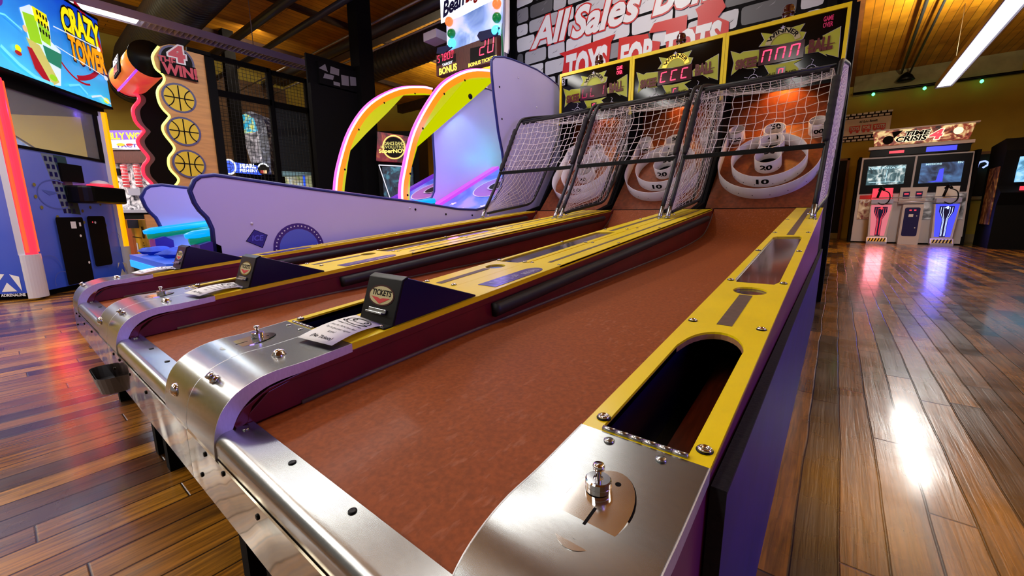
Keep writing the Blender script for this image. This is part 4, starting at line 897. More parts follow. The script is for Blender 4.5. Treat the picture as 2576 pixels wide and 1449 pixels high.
# linear fluorescent fixtures
K['tube'] = emit('fluorescent_tube', (1.0, .98, .94), 2.2, (.9, .9, .9)); K['fixture'] = mat('fixture_grey_paint', srgb(150, 148, 165), .5)
K['louver'] = mat('louvre_silver', srgb(190, 190, 210), .3, .5)
def fixture(x, y0, y1, lit0, lit1, label):
    t = thing('linear_light_fixture', label, 'light', (x, (y0 + y1) / 2, LZ))
    b = mb('fixture'); b.box(x - .13, y0, LZ + .0, x - .118, y1, LZ + .10); b.box(x + .118, y0, LZ + .0, x + .13, y1, LZ + .10); b.box(x - .118, y0, LZ + .09, x + .118, y1, LZ + .1)
    b.box(x - .118, y0, LZ, x + .118, y0 + .01, LZ + .09); b.box(x - .118, y1 - .01, LZ, x + .118, y1, LZ + .09); b.build('housing', t)
    b = mb('tube'); b.box(x - .1, lit0, LZ + .015, x + .1, lit1, LZ + .02); b.build('lit_tube', t)
    if lit1 < y1 - .1:
        b = mb('louver'); n = int((y1 - lit1) / .06)
        for i in range(n): b.box(x - .115, lit1 + .05 + i * .06, LZ + .005, x + .115, lit1 + .056 + i * .06, LZ + .05)
        b.build('louvre', t)
    for y in (y0 + .6, y1 - .9): mb('conduit').tube([(x, y, LZ + .1), (x, y, CZ)], .006, 6).build('hanger', t)
fixture(-7.6, -3.0, 3.9, -2.8, 1.6, 'long hanging light fixture above the left machines, its far half unlit')
fixture(1.45, 1.2, 12.6, 1.3, 12.55, 'long hanging light fixture glowing white at the upper right')
fixture(-2.2, 7.0, 10.0, 7.1, 9.9, 'added hidden light fixture beyond the banner partition')  # hidden fixture added with the far uplight
fixture(-1.9, .6, 3.8, .7, 3.7, 'hanging light fixture above the net cages of the ball lanes')
fixture(-4.2, -.1, 2.6, .0, 2.5, 'added unseen light fixture above the bean bag toss machines')  # added out of view to light the tower game's front
fixture(-5.2, -3.8, -.3, -3.7, -.4, 'added unseen light fixture between the tower game and the lanes')  # added out of view to light the basketball side and tower
fixture(-9.8, -3.0, .2, -2.9, .1, 'added unseen light fixture above the coin pusher')  # added out of view to brighten the left wall
b = mb('black'); b.lathe((-2.2, 2.95, 4.42), [(.02, .13), (.05, .1), (.09, 0), (.085, 0)], 16); tag(b.build('added_spot_housing'), 'added unseen black spot lamp aimed at the banner', 'lamp')  # housing made up for the added banner spot, out of view
fixture(-3.4, -4.2, -.6, -4.1, -.7, 'added unseen light fixture over the player end of the leftmost lanes')  # added out of view as key light and for steel reflections
fixture(-0.9, -4.2, -.6, -4.1, -.7, 'added unseen light fixture over the player end of the nearest lane')  # also added out of view for key light and reflections
b = mb('louver'); b.box(-11.2, .9, 3.05, -11.0, 1.5, 3.22); tag(b.build('short_light'), 'short silver light fixture hanging between the blue marquee and the black duct', 'light')
mb('conduit').tube([(-11.1, 1.45, 3.22), (-11.1, 1.3, 3.9), (-11.1, 1.3, CZ)], .012, 6).build('hanger_cord', D.objects['short_light'])
b = mb('blackmatte'); b.box(-12.45, 1.5, 3.75, -12.05, 1.9, 4.2); tag(b.build('ceiling_speaker'), 'black box speaker hung by the end of the spiral duct', 'speaker')
K['offwhite'] = mat('offwhite_box', srgb(190, 185, 200), .5)
b = mb('offwhite'); b.box(-4.55, 3.9, 3.02, -4.3, 4.1, 3.12); tag(b.build('projector_box'), 'small pale box hanging left of the circus marquee', 'fixture')
# green string lights
K['greenbulb'] = emit('green_bulb', (.1, 1.0, .25), 4.0)
mb('black').tube([(0, 15.6, 4.06), (.5, 15.6, 4.05), (1.5, 15.6, 4.03), (2.5, 15.6, 4.03), (3.6, 15.6, 4.02)], .035, 6).build('light_cord'); tag(D.objects['light_cord'], 'dark cord of green party lights strung along the far wall', 'cord')
for i, (x, z) in enumerate([(0.44, 3.982), (1.452, 3.953), (2.456, 3.935)]):
    t = thing('party_bulb', ('green bulb nearest the black door, hanging from the dark cord', 'green bulb just left of the end of the white light fixture', 'green bulb rightmost on the dark cord')[i], 'light bulb', (x, 15.6, z), group='green party lights')
    mb('greenbulb').lathe((x, 15.6, z - .05), [(0, 0), (.03, .02), (.038, .05), (.02, .085)], 10).build('glass', t); mb('black').lathe((x, 15.6, z + .02), [(.02, 0), (.02, .05)], 8).build('socket', t)
b = mb('black'); b.lathe((1.05, 15.5, 4.2), [(.02, .2), (.12, .12), (.19, 0), (.14, -.03), (0, -.02)], 14); tag(b.build('pendant_lamp'), 'small black shade hanging against the far plaster wall', 'lamp')
# wall poster, right
t = thing('wall_poster', 'small stone-bordered poster with red train lettering on the mustard wall', 'poster', (.4, 15.75, 3.1))
b = mb('ink'); b.box(-.16, 15.775, 2.78, .9, 15.79, 3.55); b.use('paper').box(-.16, 15.76, 2.95, .9, 15.77, 3.4); b.build('poster_sheet', t)
a = Art((0, 15.77, 0), (1, 0, 0), (0, 0, 1), .003)
for r_ in range(4):
    z_ = (2.79, 2.87, 3.42, 3.5)[r_]
    if r_ == 2: a.build('lower_bricks', t); a = Art((0, 15.77, 0), (1, 0, 0), (0, 0, 1), .003)
    for i in range(8): a.rect(-.15 + i * .13 + (r_ % 2) * .05, z_, -.05 + i * .13 + (r_ % 2) * .05, z_ + .05, 'paper'); a.k = 1
a.build('upper_bricks', t)
a = Art((0, 15.758, 0), (1, 0, 0), (0, 0, 1), .002); a.text('All Sales Benefit', .22, 3.28, .62, 3.34, 'ink', .02, .2)
for x0, x1 in ((.02, .26), (.3, .5), (.54, .8)): a.rect(x0, 3.06, x1, 3.21, 'bannerred'); a.disc(x0 + .05, 3.04, .03, 'bannerred'); a.disc(x1 - .05, 3.04, .03, 'bannerred')
a.text('TOYS', .04, 3.09, .24, 3.18, 'paper', .04); a.text('FOR', .32, 3.09, .48, 3.18, 'paper', .04); a.text('TOTS', .56, 3.09, .78, 3.18, 'paper', .04); a.build('poster_print', t)

# ================================================================ twin gun cabinet, far right
K['scr1'] = marble_mat('battle_screen_one', (.01, .03, .04), (.06, .14, .17), (.6, .75, .78), 5, .9)
K['scr2'] = marble_mat('battle_screen_two', (.01, .015, .03), (.03, .06, .14), (.06, .16, .34), 2.5, 1.2)
K['scrtext'] = emit('screen_text', (.5, .8, .9), 1.0)
K['tcmar'] = marble_mat('gun_game_marquee_art', (.015, .005, .005), (.25, .04, .02), (.8, .65, .3), 5, .9)
K['whitecab'] = mat('white_cabinet', srgb(205, 200, 205), .35)
K['redlit'] = emit('red_lit_panel', (1.0, .06, .1), 1.0); K['pinklit'] = emit('pink_lit_pedestal', (1.0, .25, .32), .6); K['bluelit'] = emit('blue_lit_pedestal', (.06, .07, 1.0), 1.2); K['bluebright'] = emit('pale_blue_lines', (.4, .5, 1.0), 2.2)
K['posterart'] = marble_mat('red_poster_art', (.15, .02, .02), (.5, .35, .22), (.7, .6, .45), 4, .25); K['greyart'] = marble_mat('grey_poster_art', (.02, .02, .02), (.3, .3, .32), (.7, .7, .72), 3, .25)
K['hazard'] = mat('hazard_yellow', srgb(220, 190, 40), .5); K['gold'] = emit('lit_cream_letters', (1.0, .9, .6), 1.2); K['panelnavy'] = mat('coin_panel_navy', srgb(24, 22, 84), .3)
t = thing('gun_shooter_cabinet', 'wide white twin-screen gun shooting game with one red and one blue pedestal', 'arcade machine', (1.35, 14.4, 0))
b = mb('whitecab'); b.prism([(.36, .03), (2.36, .03), (2.30, 2.12), (.36, 2.13)], 'y', 14.0, 15.2); b.build('cabinet_body', t)
b = mb('blackmatte'); b.prism([(13.98, 0), (15.3, 0), (15.3, 2.2), (13.95, 2.15), (14.1, 1.2)], 'x', 2.34, 2.40); b.build('side_panel', t); b = mb('blackmatte'); b.prism([(13.98, 0), (15.3, 0), (15.3, 2.2), (13.95, 2.15), (14.1, 1.2)], 'x', .30, .36); b.build('side_panel', t)
b = mb('black'); b.box(.40, 13.97, 1.24, 1.34, 14.0, 2.09); b.box(1.38, 13.97, 1.24, 2.28, 14.0, 2.09); bz = b.build('screen_bezel', t)
for x0, x1, m in ((.5, 1.2, 'scr1'), (1.46, 2.16, 'scr2')): b = mb(m); b.box(x0, 13.955, 1.45, x1, 13.97, 1.91); s_ = b.build('screen', bz)
a = Art((0, 13.953, 0), (1, 0, 0), (0, 0, 1), .002); a.text('L GUIDE YOU ON YOUR', .52, 1.83, 1.19, 1.88, 'scrtext', .03); a.text('MISSION!', 1.54, 1.86, 1.80, 1.90, 'scrtext', .03); a.text('EN', 2.06, 1.87, 2.14, 1.91, 'scrtext', .03)
a.line([(.86, 1.5), (.87, 1.8)], .012, 'scrtext'); a.line([(.55, 1.51), (1.15, 1.52)], .01, 'scrtext'); a.poly([(1.6, 1.47), (1.75, 1.5), (1.78, 1.75), (1.85, 1.78), (1.86, 1.47)], 'bluelit'); a.build('screen_graphics', bz)
b = mb('whitecab'); b.box(.46, 13.9, 2.30, 2.26, 14.2, 2.37); b.use('black').box(.5, 13.95, 2.14, 2.22, 14.2, 2.30); b.use('redlit').box(.85, 13.94, 2.19, 1.12, 13.955, 2.25); b.use('bluelit').box(1.5, 13.94, 2.17, 2.0, 13.955, 2.28); b.build('light_shelf', t)
b = mb('tcmar'); b.prism([(.56, 2.40), (2.18, 2.40), (2.24, 2.74), (.5, 2.76)], 'y', 14.0, 14.1); mq = b.build('lit_marquee', t)
b = mb('whitecab'); b.box(.46, 13.97, 2.745, 2.3, 14.15, 2.775); b.build('marquee_cap', t)
a = Art((0, 13.998, 0), (1, 0, 0), (0, 0, 1), .002); a.text('TIME', 1.1, 2.58, 1.52, 2.68, 'ink', .04, .2, outline=('gold', .05)); a.text('CRISIS', .95, 2.46, 1.48, 2.57, 'ink', .04, .2, outline=('gold', .05)); a.text('4', 1.53, 2.46, 1.72, 2.66, 'redlit', .04, .2, outline=('gold', .05))
a.disc(.8, 2.52, .1, 'ink'); a.disc(1.98, 2.6, .08, 'gold'); a.poly([(.85, 2.7), (1.05, 2.72), (.9, 2.55)], 'ink'); a.build('marquee_lettering', mq)
b = mb('posterart'); b.box(.42, 13.98, .6, 1.05, 14.0, 1.2); b.use('greyart').box(1.62, 13.98, .6, 2.3, 14.0, 1.2); b.use('bannerred').box(.42, 13.978, 1.1, 1.05, 13.985, 1.2); b.build('poster_panel', t)
a = Art((0, 13.975, 0), (1, 0, 0), (0, 0, 1), .002); a.text('PLAY', .45, 1.02, .75, 1.09, 'paper', .04); a.build('poster_lettering', t)
for cx, lit, nm in ((.84, 'pinklit', 'red'), (1.97, 'bluelit', 'blue')):
    b = mb('whitecab'); b.prism([(cx - .17, .14), (cx + .17, .14), (cx + .21, .96), (cx - .21, .96)], 'y', 13.62, 13.95); pd = b.build('gun_pedestal', t)
    a = Art((cx, 13.618, 0), (1, 0, 0), (0, 0, 1), .002); a.poly([(-.13, .2), (.13, .2), (.19, .95), (-.19, .95)], lit); a.poly([(-.05, .2), (.05, .2), (.05, .6), (.12, .78), (.12, .9), (-.12, .9), (-.12, .78), (-.05, .6)], 'panelnavy')
    for q in (-.035, -.02, .02, .035): a.line([(q, .22), (q, .6), (q * 2.6, .76), (q * 2.6, .88)], .008, 'redlit' if nm == 'red' else 'bluebright')
    a.text('4', -.03, .84, .03, .9, 'redlit' if nm == 'red' else 'bluebright', .05); a.build('lit_front', pd)
    b = mb('louver'); b.box(cx - .2, 13.55, .98, cx + .2, 13.95, 1.08); b.use('redlit' if nm == 'red' else 'paper').box(cx - .19, 13.9, 1.08, cx + .19, 13.93, 1.36); b.build('gun_holder', pd)
    b = mb('black'); b.tube([(cx - .08, 13.6, 1.3), (cx - .05, 13.55, 1.36), (cx + .0, 13.5, 1.3)], .03, 8); b.tube([(cx - .06, 13.56, 1.32), (cx - .1, 13.56, 1.12)], .025, 8); b.tube(smoothpath([(cx - .02, 13.52, 1.3), (cx + .1, 13.5, 1.22), (cx + .12, 13.5, 1.05), (cx + .02, 13.5, .95), (cx - .08, 13.5, 1.0)], 4), .012, 6); b.build('light_gun', pd)
    b = mb('louver'); b.box(cx - .19, 13.5, 0, cx + .19, 13.75, .05); b.prism([(13.55, .05), (13.75, .05), (13.75, .16), (13.62, .16)], 'x', cx - .19, cx + .19); b.build('foot_pedal', t)
    a = Art((cx, 13.545, .052), (1, 0, 0), (0, .07, .11), .003); a.rect(-.17, .01, .17, .1, 'hazard')
    for i in range(6): a.poly([(-.16 + i * .055, .01), (-.135 + i * .055, .01), (-.105 + i * .055, .1), (-.13 + i * .055, .1)], 'ink')
    a.build('hazard_stripes', t)
b = mb('whitecab'); b.prism([(1.24, 0), (1.60, 0), (1.60, .95), (1.24, .95)], 'y', 13.7, 14.0); b.prism([(1.16, .98), (1.62, .98), (1.64, 1.36), (1.16, 1.36)], 'y', 13.9, 13.95); cc = b.build('coin_column', t)
a = Art((0, 13.698, 0), (1, 0, 0), (0, 0, 1), .002); a.poly(rrect(1.28, .2, 1.55, .88, .04), 'panelnavy'); a.rect(1.36, .66, 1.44, .72, 'paper'); a.rect(1.36, .8, 1.4, .83, 'redlit'); a.rect(1.44, .8, 1.48, .83, 'redlit'); a.disc(1.5, .68, .012, 'paper'); a.disc(1.5, .4, .012, 'paper'); a.build('coin_panel', cc)
a = Art((0, 13.898, 0), (1, 0, 0), (0, 0, 1), .002); a.rect(1.22, 1.1, 1.34, 1.26, 'panelnavy'); a.rect(1.24, 1.19, 1.32, 1.22, 'redlit'); a.build('instruction_card', cc); a = Art((0, 13.898, 0), (1, 0, 0), (0, 0, 1), .002); a.rect(1.44, 1.1, 1.56, 1.26, 'panelnavy'); a.rect(1.46, 1.19, 1.54, 1.22, 'redlit'); a.build('instruction_card', cc)
b = mb('louver'); 
for z in (1.02, 1.12): b.tube([(.65, 13.75, z), (2.2, 13.75, z)], .012, 8)
b.build('hand_rail', t)
light('gun_game_glow', 'AREA', (1.97, 13.5, .6), 9, (.12, .12, 1.0), .3, .7, (1.97, 12.0, 0.0)); light('gun_game_glow', 'AREA', (.84, 13.5, .6), 4, (1.0, .25, .3), .3, .7, (.84, 12.0, 0.0))
# dark cabinet at the right edge, and the opening in the wall with far machines
K['bluescreen'] = marble_mat('blue_game_screen', (.05, .2, .35), (.16, .45, .75), (.3, .6, .85), 6, 1.1); K['dragon'] = marble_mat('dragon_side_art', (.02, .005, .005), (.18, .05, .02), (.5, .3, .1), 5)
t = thing('video_game_cabinet', 'black video game cabinet with a blue screen at the right edge', 'arcade machine', (3.0, 13.3, 0))
b = mb('blackmatte'); b.prism([(13.0, 0), (14.2, 0), (14.2, 2.2), (13.2, 2.25), (13.0, 2.0), (13.15, 1.3), (12.85, 1.15), (13.0, .9)], 'x', 2.58, 3.7); b.build('cabinet_body', t)
b = mb('dragon'); b.box(2.56, 13.2, .5, 2.578, 13.9, 1.7); b.build('side_artwork', t)
b = mb('bluescreen'); b.box(2.78, 13.03, 1.36, 3.6, 13.09, 1.92); b.use('redlit').box(2.84, 12.9, 1.19, 3.1, 12.95, 1.27); b.build('screen', t)
b = mb('dark'); b.box(2.5, 15.77, 1.1, 3.6, 15.8, 2.22); b.use('plaster').box(2.35, 15.7, 1.08, 3.4, 15.8, 1.16); b.use('frame').box(2.42, 15.76, 2.2, 3.6, 15.8, 2.27); struct('window_1', b)
K['neonblue'] = emit('pale_blue_neon', (.3, .4, 1.0), 1.8); K['neongreen'] = emit('green_neon', (.1, 1.0, .25), 1.6)
t = thing('neon_sign', 'small blue neon sign in the dark wall opening', 'sign', (2.75, 15.6, 1.9)); mb('neonblue').tube(smoothpath([(2.66, 15.65, 1.86), (2.68, 15.65, 1.98), (2.78, 15.65, 2.02), (2.84, 15.65, 1.94), (2.76, 15.65, 1.86)], 4), .02, 6).build('neon_tube', t); mb('black').box(2.74, 15.66, 1.9, 2.78, 15.79, 1.94).build('bracket', t)
t = thing('neon_sign', 'small green neon sign in the dark wall opening', 'sign', (2.98, 15.6, 1.95)); mb('neongreen').box(2.88, 15.62, 1.86, 3.04, 15.66, 2.06).build('lit_face', t); mb('black').box(2.94, 15.66, 1.94, 2.98, 15.79, 1.98).build('bracket', t)

# ================================================================ bean bag toss machines
K['cyanled'] = emit('cyan_led_strip', (0.0, .36, 1.0), 1.15); K['cyandim'] = emit('blue_lit_deck', (.03, .12, .75), .55); K['purplebox'] = mat('purple_plastic', srgb(62, 30, 140), .3)
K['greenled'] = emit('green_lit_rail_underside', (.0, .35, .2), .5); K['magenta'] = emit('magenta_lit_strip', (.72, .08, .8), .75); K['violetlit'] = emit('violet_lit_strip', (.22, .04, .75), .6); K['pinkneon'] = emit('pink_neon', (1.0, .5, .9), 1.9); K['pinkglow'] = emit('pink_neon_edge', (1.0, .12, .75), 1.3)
K['orangelit'] = emit('orange_lit_acrylic', (1.0, .28, .0), 1.0); K['yellowlit'] = emit('yellow_lit_acrylic', (.62, .66, .0), .75)
K['deckblue'] = marble_mat('blue_sky_deck_art', (.05, .08, .55), (.1, .2, .75), (.3, .3, .8), 1.5, .25); K['bagblue'] = mat('blue_bean_bag_cloth', srgb(24, 70, 190), .8, var=.3, scale=30, bump=.3)
K['glass'] = mat('clear_acrylic', (.9, .9, .95), .05, alpha=.12)
K['emblem'] = mat('purple_emblem', srgb(70, 40, 130), .4); K['emblemin'] = mat('blue_emblem', srgb(92, 110, 210), .4); K['bagprint'] = mat('blue_bag_print', srgb(50, 40, 140), .4); K['bluetrim2'] = mat('violet_print', srgb(90, 90, 210), .4)
K['pinklav'] = mat('lilac_ring_print', srgb(170, 110, 200), .4)
PR = [(.68, .02), (.68, .57), (.683, .698), (.668, .751), (.64, .79), (.625, .824), (.614, .879), (.637, .927), (.663, .947), (.721, .958), (1.234, .909), (1.97, .849), (2.4, .803), (2.61, .80), (2.75, .825), (2.84, .883), (2.947, 1.01), (2.995, 1.155), (2.97, 1.32), (2.916, 1.49), (2.866, 1.745), (2.835, 1.95), (2.835, 2.05), (2.873, 2.087), (3.0, 2.12), (3.12, 2.132), (3.3, 2.14), (3.5, 2.144), (3.7, 2.125), (3.9, 2.09), (3.99, 1.89), (4.3, 1.7), (4.3, .02)]
PL = PR[:13] + [(2.55, .79), (2.75, .80), (2.9, .87), (2.98, .93), (3.03, 1.01), (3.05, 1.25), (3.04, 1.55), (3.03, 1.75), (3.08, 1.88), (3.25, 2.04), (3.5, 2.17), (3.9, 2.24), (4.3, 2.24), (4.3, .02)]
def side_panel(t, x, prof, lab=None):
    b = mb('lavender'); b.prism(prof, 'x', x - .018, x); o = b.build('side_panel', t)
    b = mb('bluetrim'); b.tube([(x - .009, y, z) for y, z in prof[1:-1]], .0125, 6, sm=True); b.build('edge_trim', o); return o
def bean_deck(t, xl, xr, strip, table=True):
    # sloping target board with lit edge strip, and the narrow front table with LED rails
    y0, z0, y1, z1 = 2.05, .40, 3.98, 1.32
    d = V((0, y1 - y0, z1 - z0)); n_ = V((0, -(z1 - z0), y1 - y0)).normalized()
    b = mb('deckblue'); b.obox(V((xl, y0, z0)) - n_ * .02, (xr - xl, 0, 0), d, n_ * .02); bd = b.build('target_deck', t)
    b = mb(strip); b.obox(V((xl + .0, y0, z0)), (.10, 0, 0), d, n_ * .03); b.build('lit_edge_strip', bd)
    a = Art((xl, y0, z0), (1, 0, 0), d, .003)
    a.disc(.55, 1.55, .30, 'pinklav', .30); a.ring(.55, 1.55, .30, .012, 'paper'); a.disc(.55, 1.55, .12, 'dark'); a.ring(.55, 1.55, .13, .02, 'lavender')
    a.build('deck_artwork', bd); a = Art((xl, y0, z0), (1, 0, 0), d, .003)
    for (sx, sy) in ((.25, 1.1), (.5, .95), (.3, .8), (.75, 1.0)): a.poly([(sx + r_ * math.sin(k * PI / 5), sy + r_ * math.cos(k * PI / 5)) for k in range(10) for r_ in [(.05 if k % 2 == 0 else .02)]], 'paper')
    a.build('star_print', bd)
    if not table: return
    b = mb('lavender'); b.box(xl, .62, .50, xr, 2.05, .53); b.box(xl, .9, .02, xr, .95, .5); b.build('front_table', t)
t = thing('bean_bag_toss_machine', 'bean bag toss machine beside the leftmost lane, with white side panels and cyan rails', 'arcade machine', (-2.95, 2.4, 0), group='bean bag toss machines')
rp_ = side_panel(t, -2.44, PR); lp_ = side_panel(t, -3.45, PL)
# printed emblem and bag on the near panel; a band of dots round a blue disc
em = [(1.086, 0.63), (0.962, 0.636), (1.087, 0.702), (1.229, 0.603)]; bg = [(0.868, 0.689), (0.932, 0.657), (0.9, 0.587), (0.822, 0.628), (0.924, 0.622), (0.957, 0.588)]
a = Art((-2.44, 0, 0), (0, 1, 0), (0, 0, 1), .001)
cx_, cz_ = em[2][0] + .01, em[2][1] - .13
a.disc(cx_, cz_, .145, 'emblem', .145); a.disc(cx_, cz_, .112, 'emblemin', .112)
for i in range(40): a.disc(cx_ + .129 * math.cos(i * PI / 20), cz_ + .129 * math.sin(i * PI / 20), .0042, 'paper', n=8); a.k -= 1
a.build('emblem_print', rp_)
a = Art((-2.44, 0, 0), (0, 1, 0), (0, 0, 1), .001)
a.poly([bg[0], bg[1], bg[2], bg[3]][::1], 'ink'); q = [V(p) for p in bg[:4]]; ce = sum(q, V((0, 0))) / 4
a.poly([tuple(ce + (p - ce) * .93) for p in q], 'bagprint')
a.text('ICE', ce.x - .028, ce.y - .012, ce.x + .028, ce.y + .016, 'bluetrim2', .03, .2)
for (py, pz) in [(0.812, 0.791), (1.904, 0.817), (0.739, 0.816), (0.56, 0.73)][:0]: pass
a.build('bag_print', rp_)
for (py, pz) in ((1.95, .80), (2.25, .765), (2.55, .755), (2.96, 1.6), (3.02, 1.2), (2.93, 1.86), (3.05, .95)): mb('ink').lathe((-2.44, py, pz), [(.009, 0), (.007, .003), (0, .004)], 10, (1, 0, 0)).build('screw', rp_)
for (py, pz) in ((.86, .72), (1.9, .81), (3.2, 2.0), (3.5, 1.8), (3.8, 1.7)): mb('white').lathe((-2.44, py, pz), [(.008, 0), (.006, .003), (0, .004)], 10, (1, 0, 0)).build('screw', rp_)
bean_deck(t, -3.43, -2.46, 'magenta')
for x, s in ((-3.40, 1), (-2.52, -1)):
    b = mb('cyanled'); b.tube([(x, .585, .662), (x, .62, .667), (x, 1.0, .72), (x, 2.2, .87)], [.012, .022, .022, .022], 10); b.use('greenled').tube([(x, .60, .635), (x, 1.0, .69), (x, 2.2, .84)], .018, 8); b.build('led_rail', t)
    b = mb('purplebox'); b.prism([(.62, .50), (.71, .50), (.71, .61), (.67, .635), (.62, .62)], 'x', x - .07, x + .08); b.build('ticket_box', t)
b = mb('cyandim'); b.prism([(.50, .50), (.95, .50), (.95, .53), (.50, .53)], 'x', -3.38, -2.54); b.use('cyanled').box(-3.36, .494, .46, -2.56, .5, .5); b.use('navy').box(-3.3, .52, .02, -2.6, .6, .46); b.build('bag_tray', t)
arcs = []
def arch(t, x, out, inn, glassy=True):
    O_ = smoothpath(out, 5)
    b = mb('orangelit'); band = [tuple(V(p)) for p in O_]
    off = []
    for i, p in enumerate(O_):
        d = (V(O_[min(len(O_) - 1, i + 1)]) - V(O_[max(0, i - 1)])).normalized(); off.append((p[0] + d.y * .075, p[1] - d.x * .075))
    b.prism(O_ + off[::-1], 'x', x, x + .012); ar = b.build('arch_rim', t)
    b = mb('yellowlit'); b.prism(off + smoothpath(inn, 1)[::-1], 'x', x + .001, x + .011); b.build('arch_fill', ar)
    b = mb('pinkneon'); b.tube([(x + .02, y, z) for y, z in O_], .012, 8); b.use('pinkglow').tube([(x + .008, y - .018, z) for y, z in O_], .016, 8); b.build('neon_edge', ar)
    for i in (4, 10, 16, 22, 28):
        if i < len(off): mb('ink').lathe((x + .012, off[i][0], off[i][1]), [(.012, 0), (.009, .004), (0, .005)], 10, (1, 0, 0)).build('screw', ar)
arch(t, -3.40, [(2.547, 0.842), (2.547, 0.995), (2.593, 1.188), (2.738, 1.581), (3.015, 1.973), (3.246, 2.18), (3.587, 2.352), (4.0, 2.447)], [(2.634, 0.843), (2.67, 1.194), (2.706, 1.388), (2.747, 1.5), (2.982, 1.743), (3.084, 1.831), (3.469, 2.22), (3.999, 2.375)])
for i in range(7): pass
bb = [(-3.22, .60, 20), (-3.05, .68, -15), (-2.90, .62, 30), (-3.12, .80, 5), (-2.78, .72, 50)]
for i, (x, y, r) in enumerate(bb):
    b = mb('bagblue'); n = 8; g = []; b.smooth = True
    for s in (1, -1):
        for j in range(n + 1):
            for k in range(n + 1):
                u, v = j / n * 2 - 1, k / n * 2 - 1; h = .022 * max(0, (1 - u ** 4) * (1 - v ** 4)) ** .5 * (1 + .3 * math.sin(5 * u + i)); g.append((u * .065, v * .065, .024 + s * h))
    m_ = (n + 1) ** 2
    for s in (0, 1):
        fs = [(s * m_ + j * (n + 1) + k, s * m_ + (j + 1) * (n + 1) + k, s * m_ + (j + 1) * (n + 1) + k + 1, s * m_ + j * (n + 1) + k + 1) for j in range(n) for k in range(n)]
        if s == 0: b.add(g, fs)
        else: b.f += [list(f[::-1]) for f in fs]; b.m += [0] * len(fs); b.sm += [True] * len(fs)
    ca, sa = math.cos(math.radians(r)), math.sin(math.radians(r)); b.xform(lambda p: V((x + p.x * ca - p.y * sa, y + p.x * sa + p.y * ca, .53 + p.z)))
    tag(b.build('bean_bag'), ['blue bean bag at the left of the glowing tray', 'blue bean bag lying in the middle of the glowing tray', 'blue bean bag right of the middle of the glowing tray', 'blue bean bag furthest back on the glowing tray', 'blue bean bag nearest the ticket dispenser of the leftmost lane'][i], 'bean bag', 'bean bags on the glowing tray')
# second machine beyond, with the circus marquee
t = thing('bean_bag_toss_machine', 'far bean bag toss machine under the lit circus marquee, with a glowing orange arch', 'arcade machine', (-4.0, 2.4, 0), group='bean bag toss machines')
b = mb('lavender'); b.prism([(1.6, .02), (1.6, .86), (1.97, .849), (2.4, .803), (2.8, .6), (4.3, .6), (4.3, .02)], 'x', -4.52, -4.5); b.build('side_panel', t)
arch(t, -4.5, [(2.465, 0.946), (2.473, 1.035), (2.534, 1.301), (2.708, 1.712), (2.991, 2.059), (3.403, 2.313), (3.788, 2.422), (3.959, 2.44)], [(2.566, 0.949), (2.588, 1.084), (2.649, 1.355), (2.691, 1.496), (2.912, 1.715), (3.237, 2.014), (3.485, 2.259), (3.958, 2.409)])
bean_deck(t, -4.48, -3.52, 'violetlit', False)
b = mb('lavender'); b.box(-4.48, 4.0, .02, -3.52, 4.3, 2.35); b.build('back_panel', t)
K['greentrim'] = mat('green_edge_trim', srgb(50, 130, 80), .4); K['woodsign'] = mat('brown_wood_sign', srgb(96, 40, 30), .5, var=.35, scale=14, stretch=(6, 1, 1)); K['circus'] = marble_mat('circus_street_art', (.12, .22, .5), (.3, .45, .9), (.7, .75, .95), 2, .75)
K['signwhite'] = emit('lit_white_sign', (.85, .9, 1.0), 1.6); K['bulbred'] = emit('red_bulb', (1.0, .12, .03), 2.2); K['bulbgreen'] = emit('green_globe', (.0, .28, .06), .5); K['bulbblue'] = emit('blue_bulb', (.05, .5, 1.0), 3.5); K['titleblue'] = mat('navy_title', srgb(40, 50, 120), .4); K['drape'] = mat('blue_cloth_print', srgb(30, 36, 80), .8)
K['bonus'] = emit('lit_yellow_letters', (1.0, .85, .1), 1.5)
MY = 3.88
b = mb('woodsign'); b.prism([(-4.3, 2.541), (-3.266, 2.508), (-3.262, 2.787), (-4.294, 2.789)], 'y', MY, MY + .1); sg = b.build('score_sign', t)
b = mb('circus'); b.prism([(-4.107, 2.784), (-3.232, 2.792), (-3.184, 3.387), (-4.168, 3.578), (-4.155, 3.262), (-4.105, 3.113)], 'y', MY + .02, MY + .1); ar = b.build('circus_marquee', t)
b = mb('fixture'); b.prism([(-3.248, 2.534), (-3.195, 2.51), (-3.184, 3.387), (-3.218, 3.399)], 'y', MY + .05, MY + .1); b.use('whitecab').prism([(-3.182, 2.59), (-3.136, 2.563), (-3.118, 2.608), (-3.111, 3.363), (-3.15, 3.376), (-3.161, 2.864)], 'y', MY + .03, MY + .05); b.build('marquee_side', t); mb('greentrim').tube([(x, MY + .05, z) for x, z in [(-3.225, 3.421), (-3.24, 3.146), (-3.232, 2.816), (-3.212, 2.519)]], .012, 6).build('green_edge', t)
a = Art((0, MY, 0), (1, 0, 0), (0, 0, 1), .002)
w1 = [(-4.285, 2.663), (-3.933, 2.64), (-3.929, 2.734), (-4.281, 2.748), (-3.688, 2.573), (-3.295, 2.553), (-3.293, 2.7), (-3.683, 2.732), (-4.261, 2.543), (-3.937, 2.549), (-3.285, 2.478)]
a.poly(w1[0:4], 'dark')
for i, ch in enumerate('57800'): a.seg7(ch, w1[0][0] + .015 + i * .064, w1[0][1] + .03, .042, .085, 'ledred', .008)
a.build('bonus_counter', sg); a = Art((0, MY, 0), (1, 0, 0), (0, 0, 1), .002); a.poly(w1[4:8], 'dark')
for i, ch in enumerate('20'): a.seg7(ch, w1[4][0] + .15 + i * .13, w1[4][1] + .04, .09, .17, 'ledred', .012)
